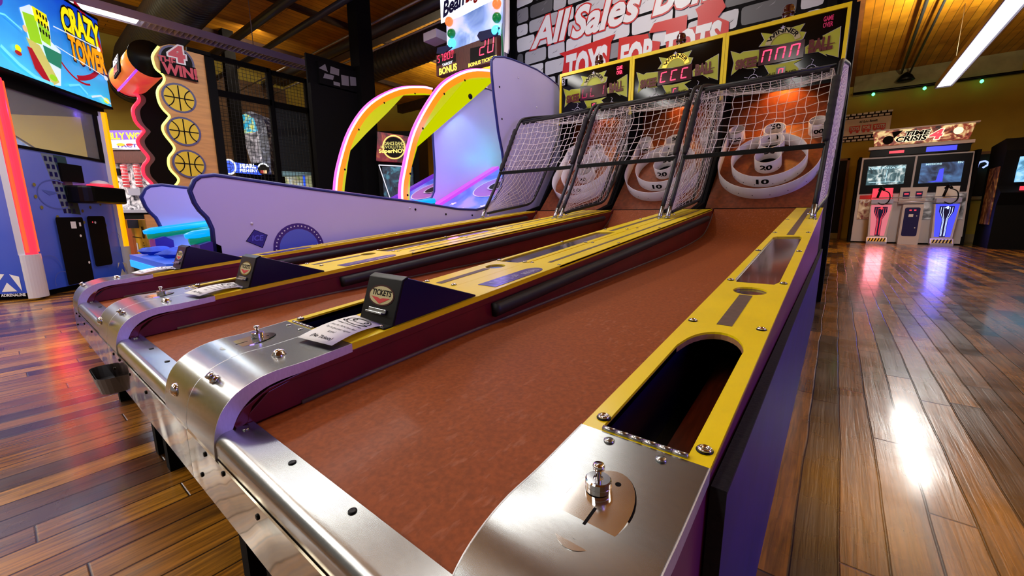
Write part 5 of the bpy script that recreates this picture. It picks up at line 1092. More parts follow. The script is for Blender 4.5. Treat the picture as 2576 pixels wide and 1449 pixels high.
a.build('ticket_counter', sg); a = Art((0, MY, 0), (1, 0, 0), (0, 0, 1), .002)
x_, z_ = w1[8]; a.text('BONUS', x_ + .02, z_ - .0, x_ + .34, z_ + .075, 'bonus', .04); a.text('TARGET', x_ + .08, z_ + .09, x_ + .27, z_ + .12, 'signwhite', .02); a.build('bonus_lettering', sg); a = Art((0, MY, 0), (1, 0, 0), (0, 0, 1), .002); a.text('BONUS TICKETS', w1[4][0] - .03, w1[4][1] - .045, w1[4][0] + .42, w1[4][1] - .005, 'bonus', .03)
a.build('tickets_lettering', sg)
a = Art((0, MY + .02, 0), (1, 0, 0), (0, 0, 1), .002)
tt = [(-4.151, 3.207), (-3.787, 3.194), (-3.782, 3.33), (-4.153, 3.306), (-3.753, 3.214), (-3.344, 3.219)]
a.poly([(tt[0][0] - .05, tt[0][1] - .06), (tt[1][0], tt[1][1] - .06), (tt[5][0] + .15, tt[5][1] - .05), (tt[5][0] + .15, tt[5][1] + .3), (tt[0][0] - .05, tt[0][1] + .35)], 'signwhite')
a.text('Bean', tt[0][0], tt[0][1], tt[1][0], tt[0][1] + .16, 'titleblue', .04, .2, warp=lambda x, y: (x, y + (x - tt[0][0]) * .12)); a.text('Bag Toss', tt[4][0], tt[4][1], tt[5][0] + .1, tt[4][1] + .17, 'bannerred', .04, .2)
for p0_, p1_ in ((-.36, .28), (.0, .3)): pass
bd_ = [(-3.258, 3.094), (-3.26, 2.953), (-3.274, 2.825), (-4.033, 3.119), (-3.997, 2.975), (-3.995, 2.862)]
a.build('marquee_title', ar)
for i, (x, z) in enumerate(bd_):
    m = ('bulbred', 'bulbgreen', 'bulbblue')[i % 3]; b = mb(m); b.lathe((x, MY + .02, z), [(.05, 0), (.055, .02), (.045, .05), (.02, .068), (0, .07)], 14, (0, -1, 0)); b.build('marquee_bulb', ar)
b = mb('drape'); dz = [(-4.263, 2.8), (-4.244, 2.866), (-4.01, 2.847), (-3.976, 2.812), (-4.137, 2.771)]; b.prism(dz, 'y', MY - .02, MY); b.build('cloth_swag', ar); b = mb('drape'); dz = [(-3.551, 2.833), (-3.518, 2.867), (-3.215, 2.839), (-3.245, 2.765), (-3.502, 2.761)]; b.prism(dz, 'y', MY - .02, MY); b.build('cloth_swag', ar)
light('machine_spot', 'SPOT', (-3.1, 3.2, 2.05), 9, (.35, .75, 1.0), .02, None, (-3.43, 3.6, 1.3), math.radians(80)); light('teal_led', 'POINT', (-3.12, 3.92, 1.45), 2.6, (.0, 1.0, .65), .08); light('violet_interior_fill', 'POINT', (-2.9, 3.3, 1.75), 3.5, (.3, .2, 1.0), .08)  # the violet point is added unseen to tint the machine's interior
light('magenta_led', 'POINT', (-3.1, 2.9, 1.0), 1.2, (1.0, .1, .8), .05); light('deck_led', 'AREA', (-2.95, .9, .75), 3, (.1, .4, 1.0), .8, .1, (-2.95, .8, 0)); light('neon_spill', 'AREA', (-4.0, 2.6, 2.2), 5, (1.0, .3, .9), .1, .6, (-3.9, 2.2, .5))
b = mb('black'); b.lathe((-3.43, 3.55, 2.07), [(.03, 0), (.03, .05), (.02, .06)], 12, (1, 0, 0)); b.build('spot_lamp', lp_)
# ================================================================ tall two-sided tower game, left edge
K['violetneon'] = emit('violet_neon', (.35, .05, 1.0), 1.6); K['redpaint'] = mat('red_cabinet_paint', srgb(170, 22, 30), .4); K['yellowpaint'] = mat('yellow_cabinet_paint', srgb(214, 176, 22), .4); K['redstripe'] = emit('lit_red_candy', (.9, .08, .1), .6)
K['tanwall'] = board_mat('tan_siding', srgb(120, 92, 60), srgb(104, 80, 54), .12, 3, 'Z', .7); K['navywall'] = mat('dark_teal_panel', srgb(10, 22, 36), .6); K['tanlow'] = mat('pale_blue_counter', srgb(120, 170, 190), .4); K['bluedim'] = marble_mat('dim_dance_screen', (.01, .01, .02), (.02, .04, .07), (.05, .2, .28), 6, .7)
def grad_mat(name, c_top, c_bot, z0, z1, strength):
    m, n, l, b = new_mat(name)
    tc = n.new('ShaderNodeTexCoord'); sp = n.new('ShaderNodeSeparateXYZ'); mr = n.new('ShaderNodeMapRange'); l.new(tc.outputs['Object'], sp.inputs[0]); l.new(sp.outputs['Z'], mr.inputs['Value'])
    mr.inputs['From Min'].default_value = z0; mr.inputs['From Max'].default_value = z1
    nz = n.new('ShaderNodeTexNoise'); nz.inputs['Scale'].default_value = 2.5; nz.inputs['Detail'].default_value = 3; l.new(tc.outputs['Object'], nz.inputs['Vector'])
    ad = n.new('ShaderNodeMath'); ad.operation = 'MULTIPLY_ADD'; ad.inputs[1].default_value = .5; l.new(nz.outputs['Fac'], ad.inputs[0]); l.new(mr.outputs[0], ad.inputs[2])
    sb = n.new('ShaderNodeMath'); sb.operation = 'SUBTRACT'; sb.inputs[1].default_value = .25; l.new(ad.outputs[0], sb.inputs[0])
    rp = n.new('ShaderNodeValToRGB'); rp.color_ramp.elements[0].color = (*c_bot, 1); rp.color_ramp.elements[1].color = (*c_top, 1); l.new(sb.outputs[0], rp.inputs[0])
    l.new(rp.outputs[0], b.inputs['Base Color']); b.inputs['Roughness'].default_value = .3
    if strength: l.new(rp.outputs[0], b.inputs['Emission Color']); b.inputs['Emission Strength'].default_value = strength
    return m
K['skyblue'] = grad_mat('printed_sky_backlit', srgb(10, 60, 205), srgb(70, 190, 240), 2.0, 2.95, .75)
K['panelsky'] = grad_mat('night_sky_print_with_glow', srgb(104, 112, 190), srgb(36, 70, 180), 0.0, 1.4, .16)  # weak glow added in place of light falling on the printed panel
for nm, c, s in (('art_yellow', (250, 235, 20), .8), ('art_amber', (240, 160, 20), .75), ('art_red', (170, 20, 40), .6), ('art_lime', (150, 210, 40), .7), ('art_cream', (205, 200, 110), .6), ('art_white', (215, 235, 245), .7), ('art_green', (40, 140, 110), .5), ('art_violet', (90, 50, 150), .6), ('art_skin', (235, 200, 150), .6), ('art_cyan', (110, 215, 245), .8), ('art_dark', (24, 20, 40), .1)):
    K[nm] = emit(nm, srgb(*c), s, srgb(*c))
K['redled'] = emit('red_led_column', (1.0, .03, .06), 1.5); K['redledhot'] = emit('orange_red_led_dots', (1.0, .09, .03), 1.3); K['orangeled'] = emit('orange_led_column', (1.0, .3, .0), 1.6); K['diffuser'] = mat('white_light_diffuser', srgb(205, 205, 215), .5)
K['reflect'] = marble_mat('arcade_reflection_in_glass', (.01, .02, .06), (.05, .2, .5), (.5, .55, .7), 5, .35)
t = thing('tower_game', 'tall blue arcade machine with red and orange light columns', 'arcade machine', (-5.825, .175, 0), math.radians(142.3), local=True)
t['label'] = 'tall blue arcade machine with a lit cartoon tower marquee and red and orange light columns'
b = mb('panelsky'); b.box(0, .0, .06, 1.31, 1.2, 1.38); b.use('blackmatte').box(.05, .05, 0, 1.26, 1.15, .06); bd = b.build('lower_cabinet', t)
b = mb('blackmatte'); b.box(.0, 0, 1.37, 1.31, 1.2, 1.41); b.box(1.18, .0, 1.38, 1.30, .12, 2.0); b.box(1.18, 1.08, 1.38, 1.30, 1.2, 2.0); b.box(0, 1.08, 1.38, .12, 1.2, 2.0); b.box(.0, -.01, 1.90, 1.36, 1.2, 2.0); b.build('window_frame', t)
b = mb('glass'); b.box(.1, .01, 1.41, 1.18, .015, 1.93); b.box(.0, 1.15, 1.41, 1.31, 1.155, 1.93); b.build('window_glass', t)
b = mb('skyblue'); b.box(-.12, -.10, 2.02, 1.345, .0, 2.95); b.use('blackmatte').box(-.14, -.105, 2.0, 1.36, .01, 2.025); b.box(-.14, -.105, 2.945, 1.36, .01, 2.97); b.use('panelsky').box(-.10, 0, 2.03, 1.33, 1.2, 2.94); mq = b.build('marquee', t)
a = Art((0, -.10, 0), (1, 0, 0), (0, 0, 1), .0012)
a.ring(.72, 2.62, .60, .05, 'art_red', ry=.43, a0=-75, a1=60); a.ring(.95, 2.62, .38, .02, 'art_red', ry=.45, a0=-175, a1=-75)
a.poly([(.30, 2.62), (.42, 2.70), (.62, 2.64), (.60, 2.45), (.70, 2.40), (.62, 2.05), (.50, 2.03), (.46, 2.3), (.34, 2.34)], 'art_white'); a.poly([(.32, 2.60), (.46, 2.62), (.48, 2.38), (.35, 2.36)], 'art_lime'); a.poly([(.44, 2.70), (.60, 2.69), (.60, 2.55), (.45, 2.58)], 'art_yellow'); a.poly([(.47, 2.58), (.60, 2.54), (.58, 2.40), (.48, 2.42)], 'art_lime')
a.poly([(.48, 2.38), (.70, 2.37), (.66, 2.22), (.50, 2.24)], 'art_green'); a.poly([(.30, 2.38), (.44, 2.36), (.60, 2.08), (.52, 2.03), (.36, 2.20)], 'art_cream'); a.poly([(.29, 2.3), (.34, 2.3), (.50, 2.03), (.44, 2.02), (.33, 2.12)], 'art_red'); a.disc(.53, 2.10, .045, 'art_lime', .03)
for i in range(4):
    for j in range(3): a.rect(.47 + i * .032, 2.64 - j * .075 - i * .008, .488 + i * .032, 2.68 - j * .075 - i * .008, 'art_dark'); a.k -= 1
a.k += 1
a.disc(.42, 2.78, .03, 'art_skin', .035); a.disc(.30, 2.45, .025, 'art_skin', .03); a.disc(.18, 2.24, .03, 'art_yellow', .03); a.disc(.17, 2.2, .035, 'art_red', .02); a.disc(.05, 2.62, .07, 'art_violet', .09); a.disc(1.24, 2.07, .045, 'art_yellow', .03)
a.line([(.0, 2.2), (.15, 2.1), (.3, 2.04), (.5, 2.03)], .03, 'art_cyan'); a.line([(.7, 2.08), (.85, 2.13), (.95, 2.06)], .02, 'art_cyan'); a.line([(1.0, 2.05), (1.15, 2.1), (1.3, 2.05)], .02, 'art_white'); a.line([(-.05, 2.45), (.1, 2.48), (.25, 2.42)], .015, 'art_cyan')
a.text('CRAZY', .76, 2.60, 1.28, 2.83, 'art_yellow', .05, .0, outline=('art_dark', .06), warp=lambda x, y: (x, y + .05 * math.sin((x - .76) * 5)))
a.text('TOWER', .80, 2.36, 1.30, 2.58, 'art_amber', .05, .0, outline=('art_dark', .06), warp=lambda x, y: (x, y + .03 - .03 * math.sin((x - .76) * 5)))
a.line([(.62, 2.60), (1.2, 2.62)], .012, 'art_white'); a.line([(.60, 2.42), (1.27, 2.33)], .01, 'art_white'); a.disc(1.23, 2.61, .03, 'art_white', .025); a.disc(1.27, 2.32, .03, 'art_white', .025)
a.build('marquee_artwork', mq)
for x, m, m2, zl in ((.0, 'redled', 'redledhot', .42), (1.30, 'orangeled', 'orangeled', .40)):
    b = mb('diffuser'); b.prism(arc(x, -.005, .10 if x < 1 else .055, .06, 180, 360, 12), 'z', .02, zl); b.build('column_base', t)
    b = mb(m); b.prism(arc(x, -.005, .07 if x < 1 else .04, .055, 180, 360, 12), 'z', zl, 1.95); c_ = b.build('light_column', t)
    b = mb('diffuser'); b.prism([(x - (.10 if x < 1 else .055), 0), (x - (.07 if x < 1 else .04), -.03), (x - (.07 if x < 1 else .04), 0)], 'z', zl, 1.95); b.prism([(x + (.10 if x < 1 else .055), 0), (x + (.07 if x < 1 else .04), -.03), (x + (.07 if x < 1 else .04), 0)], 'z', zl, 1.95); b.build('column_edge', c_)
    if x < 1: b = mb('redledhot'); b.box(x + .045, -.048, zl + .02, x + .062, -.03, 1.93); b.box(x - .062, -.048, zl + .02, x - .045, -.03, 1.93); b.build('led_line', c_)
a = Art((0, 0, 0), (1, 0, 0), (0, 0, 1), .0012)
K['cloud'] = mat('cloud_print', srgb(84, 100, 180), .4); K['hull'] = mat('pale_building_print', srgb(116, 128, 140), .4); K['hullg'] = mat('green_building_print', srgb(50, 76, 80), .4); K['coin_y'] = mat('gold_coin_print', srgb(130, 120, 60), .4)
a.poly([(.36, 1.37), (.66, 1.37), (.72, .78), (.50, .80)], 'hull'); a.poly([(.50, 1.37), (.66, 1.37), (.72, .78), (.60, .79)], 'hullg')
for i in range(8):
    for j in range(3): a.rect(.385 + j * .06 + i * .016, 1.30 - i * .072, .42 + j * .06 + i * .016, 1.345 - i * .072, 'panelnavy'); a.k -= 1
a.k += 1
a.ring(.45, .98, .22, .012, 'cloud', ry=.14, a0=60, a1=300); a.poly([(.28, 1.02), (.48, 1.0), (.36, .97)], 'cloud')
for x, z in ((.2, .95), (.24, .85), (.40, .76), (.74, .82), (.86, .86), (1.02, .9), (.2, 1.06), (1.04, .66), (.72, .70)): a.disc(x, z, .018, 'coin_y', .018, 12)
for x, z, r in ((.18, .25, .14), (.85, .15, .12), (1.1, .24, .10), (.3, .12, .1), (1.15, .5, .08)): a.ring(x, z, r, .006, 'cloud', a0=0, a1=200)
a.poly(rrect(.345, .07, .70, .755, .02), 'ink'); a.poly(rrect(.755, .21, 1.03, .765, .03), 'ink'); a.rect(.52, .64, .59, .71, 'paper'); a.rect(.63, .66, .655, .70, 'paper')
for x, z in ((.62, .56), (.665, .27), (.86, .695)): a.disc(x, z, .014, 'paper', n=12)
a.disc(.82, .70, .008, 'redlit', n=8)
for lx, lz, s in ((1.08, .055, .17),): a.poly([(lx, lz + s * .55), (lx + s * .12, lz + s * .95), (lx + s * .3, lz + s * .95)], 'paper'); a.poly([(lx + s * .12, lz), (lx + s * .78, lz), (lx + s * .42, lz + s * .5)], 'paper'); a.poly([(lx + s * .55, lz + s * .95), (lx + s * .98, lz + s * .8), (lx + s, lz)], 'paper')
a.build('printed_artwork', bd)
a = Art((0, 0, 0), (0, -1, 0), (0, 0, 1), .0012)
s = .17; lx, lz = -.27, .08; a.poly([(lx, lz + s * .45), (lx + s * .12, lz + s * .98), (lx + s * .38, lz + s * .95)], 'paper'); a.poly([(lx + s * .12, lz), (lx + s * .78, lz), (lx + s * .42, lz + s * .5)], 'paper'); a.poly([(lx + s * .6, lz + s * .95), (lx + s, lz + s * .8), (lx + s, lz)], 'paper')
a.text('ADRENALINE', lx + .01, lz - .045, lx + s + .02, lz - .02, 'paper', .03)
for x, z, r in ((-.5, .3, .16), (-.3, .6, .12)): a.ring(x, z, r, .006, 'cloud', a0=0, a1=200)
a.build('printed_artwork', bd)
b = mb('blackmatte'); b.prism([(-.02, 1.12), (-.02, 1.30), (-.0, 1.30), (0, 1.12)], 'x', .54, .83); b.build('speaker_plate', t)
b = mb('black'); b.prism(rrect(.54, -.22, 1.18, .02, .09), 'z', .90, 1.08); cp = b.build('control_shelf', t, bevel=.02)
b = mb('redled'); b.lathe((.92, -.10, 1.08), [(.11, 0), (.11, .02), (.10, .03)], 24); b.use('white').lathe((.92, -.10, 1.11), [(.08, 0), (.075, .02), (.045, .04), (0, .048)], 24); b.build('play_button', cp)
for x in (.15, 1.2): mb('black').lathe((x, .12, .0), [(.05, 0), (.05, .06)], 12).build('caster', t)
light('red_column_glow', 'AREA', (-5.70, .33, 1.0), 1.5, (1.0, .05, .05), .15, 1.3, (-3.5, 1.6, .3)); light('marquee_glow', 'AREA', (-6.3, 1.1, 2.4), 6, (.3, .6, 1.0), .8, .8, (-5.0, 2.6, 1.6))
light('purple_under_marquee', 'POINT', (-6.6, .75, 1.85), 1.5, (.2, .1, 1.0), .05)

K['reflectpanel'] = marble_mat('painted_window_reflection', (.01, .01, .03), (.03, .12, .4), (.35, .45, .6), 4.5, .7)
b = mb('reflectpanel'); b.prism([(.12, 1.41), (1.10, 1.41), (.12, 1.86)], 'y', .45, .46); b.use('black').prism([(.12, 1.86), (1.16, 1.41), (1.13, 1.41), (.12, 1.845)], 'y', .44, .45); b.build('window_reflection_panel', t)  # glowing panel paints in the window's reflections and the machine seen through
# ================================================================ basketball game: two wavy side boards, drum marquee
K['maple'] = mat('maple_court_boards', srgb(206, 150, 84), .4, var=.22, scale=3, stretch=(1, 1.2, 9)); K['ballyellow'] = mat('yellow_ball_print', srgb(216, 186, 24), .4); K['ballring'] = mat('slate_blue_ring', srgb(74, 76, 118), .4); K['logopink'] = mat('raspberry_logo', srgb(190, 40, 70), .4)
K['yellowneon'] = emit('yellow_neon', (.85, 1.0, .15), 2.2); K['redneon'] = emit('red_neon', (1.0, .02, .05), 2.2); K['greyboard'] = mat('grey_board_edge', srgb(140, 125, 130), .5)
YW = [(1.457, 2.641), (1.392, 2.532), (1.389, 2.454), (1.405, 2.392), (1.454, 2.35), (1.465, 2.306), (1.448, 2.258), (1.402, 2.194), (1.381, 2.127), (1.388, 2.027), (1.418, 1.96), (1.461, 1.905), (1.438, 1.859), (1.385, 1.777), (1.393, 1.691), (1.461, 1.568), (1.449, 1.508), (1.397, 1.429), (1.393, 1.31), (1.461, 1.195), (1.42, 1.117)]
TR = [(1.77, 2.667), (1.687, 2.67), (1.678, 2.718), (1.555, 2.694)]
t = thing('basketball_game', 'basketball arcade game with wavy neon-edged boards and three yellow balls on its side', 'arcade machine', (-6.85, 1.7, 0))
W_ = smoothpath(YW, 4)
b = mb('maple'); b.prism(W_ + [(1.40, .85), (1.32, .7), (1.30, .02), (1.88, .02), (1.88, TR[0][1])] + TR[1:], 'x', -6.23, -6.2); sb = b.build('side_board', t)
b = mb('yellowneon'); b.tube([(-6.2, y, z) for y, z in W_], .012, 8); b.build('neon_edge', sb)
b = mb('blackmatte'); b.box(-6.24, 1.88, .02, -6.16, 1.97, TR[0][1] - .02); b.box(-6.24, 1.72, TR[2][1] - .04, -6.2, 1.95, TR[2][1] - .0); b.build('back_post', t)
b = mb('dark'); b.prism([(y + .01, z) for y, z in W_] + [(1.88, .9), (1.88, 2.6)], 'x', -7.53, -7.505); b.use('greyboard').prism([(y, z) for y, z in W_] + [(y + .075, z) for y, z in W_][::-1], 'x', -7.505, -7.495); sb2 = b.build('side_board', t)
b = mb('redneon'); b.tube([(-7.485, y, z) for y, z in W_], .019, 8); b.build('neon_edge', sb2)
b = mb('dark'); b.box(-7.5, 1.80, .72, -6.24, 1.86, 2.5); b.build('back_board', t)
a = Art((-6.2, 0, 0), (0, 1, 0), (0, 0, 1), .0012)
for cy, cz in [(1.58, 2.121), (1.581, 1.749), (1.586, 1.377)]:
    R_ = .165; a.disc(cy, cz, R_, 'ballring', R_); a.disc(cy, cz, R_ * .87, 'ballyellow', R_ * .87)
    a.line([(cy, cz - .14), (cy, cz + .14)], .012, 'ink'); a.line([(cy - .14, cz), (cy + .14, cz)], .012, 'ink')
    a.ring(cy - .165, cz, .115, .011, 'ink', a0=-62, a1=62); a.ring(cy + .165, cz, .115, .011, 'ink', a0=118, a1=242)
(ly, lz), = [(1.603, 2.523)]
a.disc(ly, lz, .165, 'ballring', .165); a.disc(ly, lz, .145, 'dark', .145)
a.text('4', ly - .06, lz - .0, ly + .07, lz + .16, 'logopink', .05, outline=('paper', .06)); a.text('THE', ly - .17, lz - .05, ly - .02, lz + .02, 'logopink', .04)
a.poly([(ly - .17, lz - .17), (ly + .18, lz - .19), (ly + .17, lz - .03), (ly - .16, lz - .04)], 'ink'); a.text('WIN!', ly - .14, lz - .16, ly + .17, lz - .05, 'logopink', .05)
a.build('board_print', sb)
# drum marquee lying between the boards
K['drum'] = grad_mat('drum_marquee_lit', srgb(245, 170, 20), srgb(200, 20, 60), 2.36, 2.7, .8)
b = mb('drum'); b.tube([(-7.65, 1.42, 2.54), (-6.62, 1.45, 2.60)], .19, 28); dm = b.build('drum_marquee', t)
b = mb('black'); b.lathe((-6.62, 1.45, 2.60), [(.20, 0), (.20, .02)], 28, (1, 0, 0)); b.build('end_cap', dm); b = mb('black'); b.lathe((-7.67, 1.42, 2.54), [(.20, 0), (.20, .02)], 28, (1, 0, 0)); b.build('end_cap', dm)
b = mb('violetneon'); b.tube([(-7.6, 1.29, 2.39), (-6.64, 1.32, 2.45)], .012, 6); b.build('purple_line', dm)
b = mb('blackmatte'); b.obox((-7.35, 1.245, 2.47), (.35, 0, .02), (0, -.02, 0), (0, .02, .20)); sg = b.build('logo_patch', dm)
a = Art((-7.35, 1.222, 2.465), (1, 0, .05), (0, .1, 1), .002); a.text('BASKET', .02, .13, .33, .21, 'paper', .03); a.text('BALL', .06, .03, .29, .11, 'bannerred', .03); a.build('logo_text', sg)
b = mb('redpaint'); b.box(-7.75, 1.12, .16, -7.0, 1.8, .72); b.use('yellowpaint').box(-7.0, 1.12, .16, -6.35, 1.8, .72); b.use('blackmatte').box(-7.75, 1.14, 0, -6.35, 1.8, .16); fb = b.build('front_cabinet', t)
b = mb('maple'); b.box(-6.28, 1.11, .16, -6.24, 1.8, .78); b.build('cabinet_edge', t)
b = mb('pipe'); b.box(-7.2, 1.02, .62, -6.7, 1.12, .72); b.build('ticket_shelf', t)
a = Art((0, 1.119, 0), (1, 0, 0), (0, 0, 1), .0015); a.line([(-7.15, .25), (-6.65, .25), (-6.65, .5), (-7.15, .5)], .012, 'ink', True); a.rect(-6.98, .33, -6.9, .43, 'paper'); a.disc(-6.5, .24, .04, 'ink'); a.rect(-6.55, .5, -6.46, .64, 'ink')
for i in range(6): a.rect(-6.53, .3 + i * .028, -6.47, .312 + i * .028, 'ink')
a.build('door_outline', fb)

# ================================================================ coin pusher behind the light column
K['pusher'] = marble_mat('busy_candy_playfield', (.02, .02, .03), (.45, .42, .45), (.8, .75, .75), 9, .25)
def facing(name, label, cat, D_, px_loc, group=None):
    return thing(name, label, cat, px_loc, YAW, group, local=True)
D_ = 7.2
t = facing('coin_pusher', 'coin pusher game with a lit purple and yellow sign, behind the orange light column', 'arcade machine', D_, (-9.779, 1.456, 0))
def Wk(pts): return pts
K['purplelit'] = emit('purple_sign_ground', srgb(110, 70, 170), .8, srgb(110, 70, 170)); K['lampwhite'] = emit('white_lit', (.9, .9, 1.0), .9)
q = [(-0.134, 2.124), (-0.042, 2.149), (0.051, 2.11), (0.375, 2.16), (0.518, 2.134), (0.781, 2.107), (0.74, 1.85), (-0.127, 1.906)]
b = mb('lampwhite'); b.prism(q, 'y', -.06, .0); sg = b.build('lit_sign', t)
a = Art((0, -.06, 0), (1, 0, 0), (0, 0, 1), .0015)
z0 = q[7][1]; a.poly([(q[0][0] + .02, z0 + .11), (q[5][0], z0 + .13), (q[5][0], z0 + .27), (q[0][0] + .02, z0 + .27)], 'purplelit')
w = [(-0.077, 2.034), (0.866, 2.094), (0.076, 1.989), (0.959, 2.042)]
a.text('WILLY WONKA', w[0][0], w[0][1], w[1][0], w[0][1] + .10, 'art_yellow', .04); a.text('AND THE CHOCOLATE', w[0][0], w[0][1] - .07, w[1][0], w[0][1] - .02, 'art_white', .02); a.text('FACTORY', w[0][0] + .25, w[0][1] - .13, w[1][0] - .1, w[0][1] - .08, 'art_violet', .03)
a.disc(w[0][0] + .06, z0 + .05, .06, 'art_violet', .03); a.disc(w[0][0] + .3, z0 + .04, .07, 'art_amber', .025); a.disc(w[0][0] + .45, z0 + .04, .06, 'art_red', .02); a.build('sign_print', sg)
c_ = [(-0.134, 1.867), (0.789, 1.818), (0.773, 1.72), (-0.153, 1.764), (-0.175, 1.647), (-0.352, 0.683), (-0.32, 0.861), (0.602, 0.651)]
x0, x1 = c_[0][0], c_[1][0]
b = mb('fixture'); b.box(x0, -.1, c_[3][1] + .09, x1, .7, c_[0][1]); b.use('woodsign').box(x0, -.08, c_[4][1], x1, .7, c_[3][1] + .09); b.build('canopy', t)
b = mb('pusher'); b.box(x0, .0, c_[6][1], x1, .1, c_[4][1]); pf = b.build('playfield', t)
for px in [[(0.167, 1.625), (0.165, 1.262)], [(0.384, 1.624), (0.385, 1.261)]]:
    b = mb('redstripe'); b.tube([(px[0][0], -.02, px[0][1]), (px[1][0], -.02, px[1][1] - .0)], .045, 10)
    b.use('paper')
    for i in range(7):
        p_ = V((px[0][0], -.02, px[0][1])).lerp(V((px[1][0], -.02, px[1][1])), (i + .5) / 7); b.tube([p_ + V((-.04, 0, .012)), p_ + V((.04, 0, -.012))], .047, 10, caps=False) if False else b.lathe(p_, [(.0465, 0), (.0465, .012)], 10)
    b.build('candy_column', t)
b = mb('blackmatte'); b.box(x0 - .02, -.25, 0, x1, .7, c_[6][1] - .04); b.use('louver').box(x0 - .02, -.28, c_[6][1] - .04, x1 + .02, .0, c_[6][1] + .01); b.build('lower_cabinet', t)
b = mb('black'); q = [(0.006, 1.561), (0.116, 1.448), (0.228, 1.229), (0.332, 1.114)]; b.box(q[0][0], -.06, q[1][1], q[1][0], -.0, q[0][1]); b.build('bill_acceptor', t); b = mb('fixture'); b.box(q[2][0], -.08, q[3][1], q[3][0] + .1, -.0, q[2][1]); b.build('ticket_door', t)

# ================================================================ wire cage bay and what stands behind it
K['wire'] = mat('black_wire', srgb(12, 14, 16), .5)
def cage(y0, y1, z0, z1, x, label):
    b = mb('wire'); n = int((y1 - y0) / .05); m = int((z1 - z0) / .05)
    for i in range(n + 1): y = y0 + (y1 - y0) * i / n; b.tube([(x, y, z0), (x, y, z1)], .003, 4, caps=False)
    for j in range(m + 1): z = z0 + (z1 - z0) * j / m; b.tube([(x, y0, z), (x, y1, z)], .003, 4, caps=False)
    g = b.build('wire_grid', None); t = thing('wire_cage_panel', label, 'cage', (x, (y0 + y1) / 2, 0)); D.objects.remove(g); b.build('wire_grid', t)
    b = mb('blackmatte')
    for y in (y0, y1): b.box(x - .03, y - .03, 0, x + .03, y + .03, z1)
    b.box(x - .03, y0, z1 - .06, x + .03, y1, z1); b.box(x - .03, y0, 2.42, x + .03, y1, 2.5); b.box(x - .03, y0, z0 - .05, x + .03, y1, z0); b.build('frame', t); return t
cage(2.02, 2.93, .6, 2.95, -7.0, 'black wire mesh panel just right of the basketball game')
cage(2.96, 3.52, .6, 2.95, -7.05, 'black wire mesh panel next to the black wall')
b = mb('tanwall'); b.box(-12.48, 2.9, 0, -12.4, 5.6, 4.2); tag(b.build('siding_panel'), 'tan siding on the wall behind the wire cage', 'wall panel')
b = mb('navywall'); b.obox((-7.9, 3.36, 1.55), (-.05, .02, 0), (.25, .65, 0), (0, 0, 1.1)); tag(b.build('dark_screen_panel'), 'dark teal panel behind the wire cage left of the black wall', 'panel')
# arched snow game
K['snowscreen'] = marble_mat('snow_game_art', (.9, .85, .05), (.02, .35, .6), (.05, .6, .85), 4, 1.0); K['greyscreen'] = marble_mat('grey_game_screen', (.05, .05, .06), (.3, .28, .3), (.7, .65, .68), 5, .5); K['navyart'] = marble_mat('navy_side_art', (.005, .005, .02), (.02, .03, .1), (.3, .35, .5), 6)
t = facing('arched_video_game', 'arch-topped video game with a blue and yellow lit head, seen through the wire mesh', 'arcade machine', 9.5, (-10.569, 3.762, 0))
q = [(-0.026, 2.863), (0.037, 2.945), (0.129, 2.978), (0.241, 2.961), (0.336, 2.877), (0.381, 2.727), (0.397, 2.644), (-0.026, 2.579), (-0.05, 2.738)]
b = mb('snowscreen'); b.prism(q, 'y', -.02, .1); b.build('lit_head', t)
q = [(-0.021, 2.545), (0.404, 2.627), (0.472, 1.973), (0.107, 1.914)]; b = mb('greyscreen'); b.prism(q, 'y', -.0, .1); b.build('screen', t)
q = [(0.113, 2.994), (0.307, 3.002), (0.49, 2.91), (0.597, 2.609), (0.621, 2.186), (0.6, 1.669), (0.438, 1.67), (0.393, 2.61), (0.334, 2.861)]; b = mb('navyart'); b.prism(q, 'y', -.1, .5); b.build('side_wing', t)
q = [(0.107, 1.914), (0.633, 1.972), (0.589, 1.407), (-0.016, 1.41)]; b = mb('blackmatte'); b.prism(q, 'y', 0, .6); b.box(q[3][0], 0, 0, q[2][0], .6, q[3][1]); b.build('lower_cabinet', t)
# blue ball-team sign and neighbours
t = facing('neon_wall_sign', 'blue lit sign with a white ringed ball, behind the wire mesh', 'sign', 9.0, (-10.183, 3.43, 0))
q = [(-0.034, 1.888), (0.507, 1.803), (0.486, 1.623), (-0.061, 1.675), (-0.157, 1.79), (0.077, 1.756), (0.456, 1.73), (0.067, 1.682), (0.445, 1.639)]
K['signblue'] = emit('blue_lit_sign', (.02, .1, .9), 1.0); b = mb('signblue'); b.prism(q[:4], 'y', 0, .05); b.build('lit_board', t)
a = Art((0, 0, 0), (1, 0, 0), (0, 0, 1), .003); a.text('PEARL', q[5][0], q[5][1] + .01, q[6][0] - .05, q[5][1] + .09, 'signwhite', .05); a.text('FISHERY', q[7][0], q[7][1], q[8][0], q[7][1] + .06, 'signwhite', .03); a.disc(q[4][0], q[4][1], .155, 'signwhite', .165); a.disc(q[4][0], q[4][1], .12, 'signblue', .13); a.ring(q[4][0], q[4][1], .07, .01, 'panelnavy'); a.build('sign_print', t)
b = mb('blackmatte'); b.box(-.3, .05, 0, -.24, .1, 1.5); b.build('stand', t); b = mb('blackmatte'); b.box(.3, .05, 0, .36, .1, 1.5); b.build('stand', t)
t = facing('round_sign', 'small round sign with a white arc and red lettering patch behind the mesh', 'sign', 8.8, (-9.525, 3.695, 0))
q = [(-5.084, 1.723)]; b = mb('blackmatte'); b.box(-.02, .02, 0, .02, .06, 1.7); b.build('stand', t)
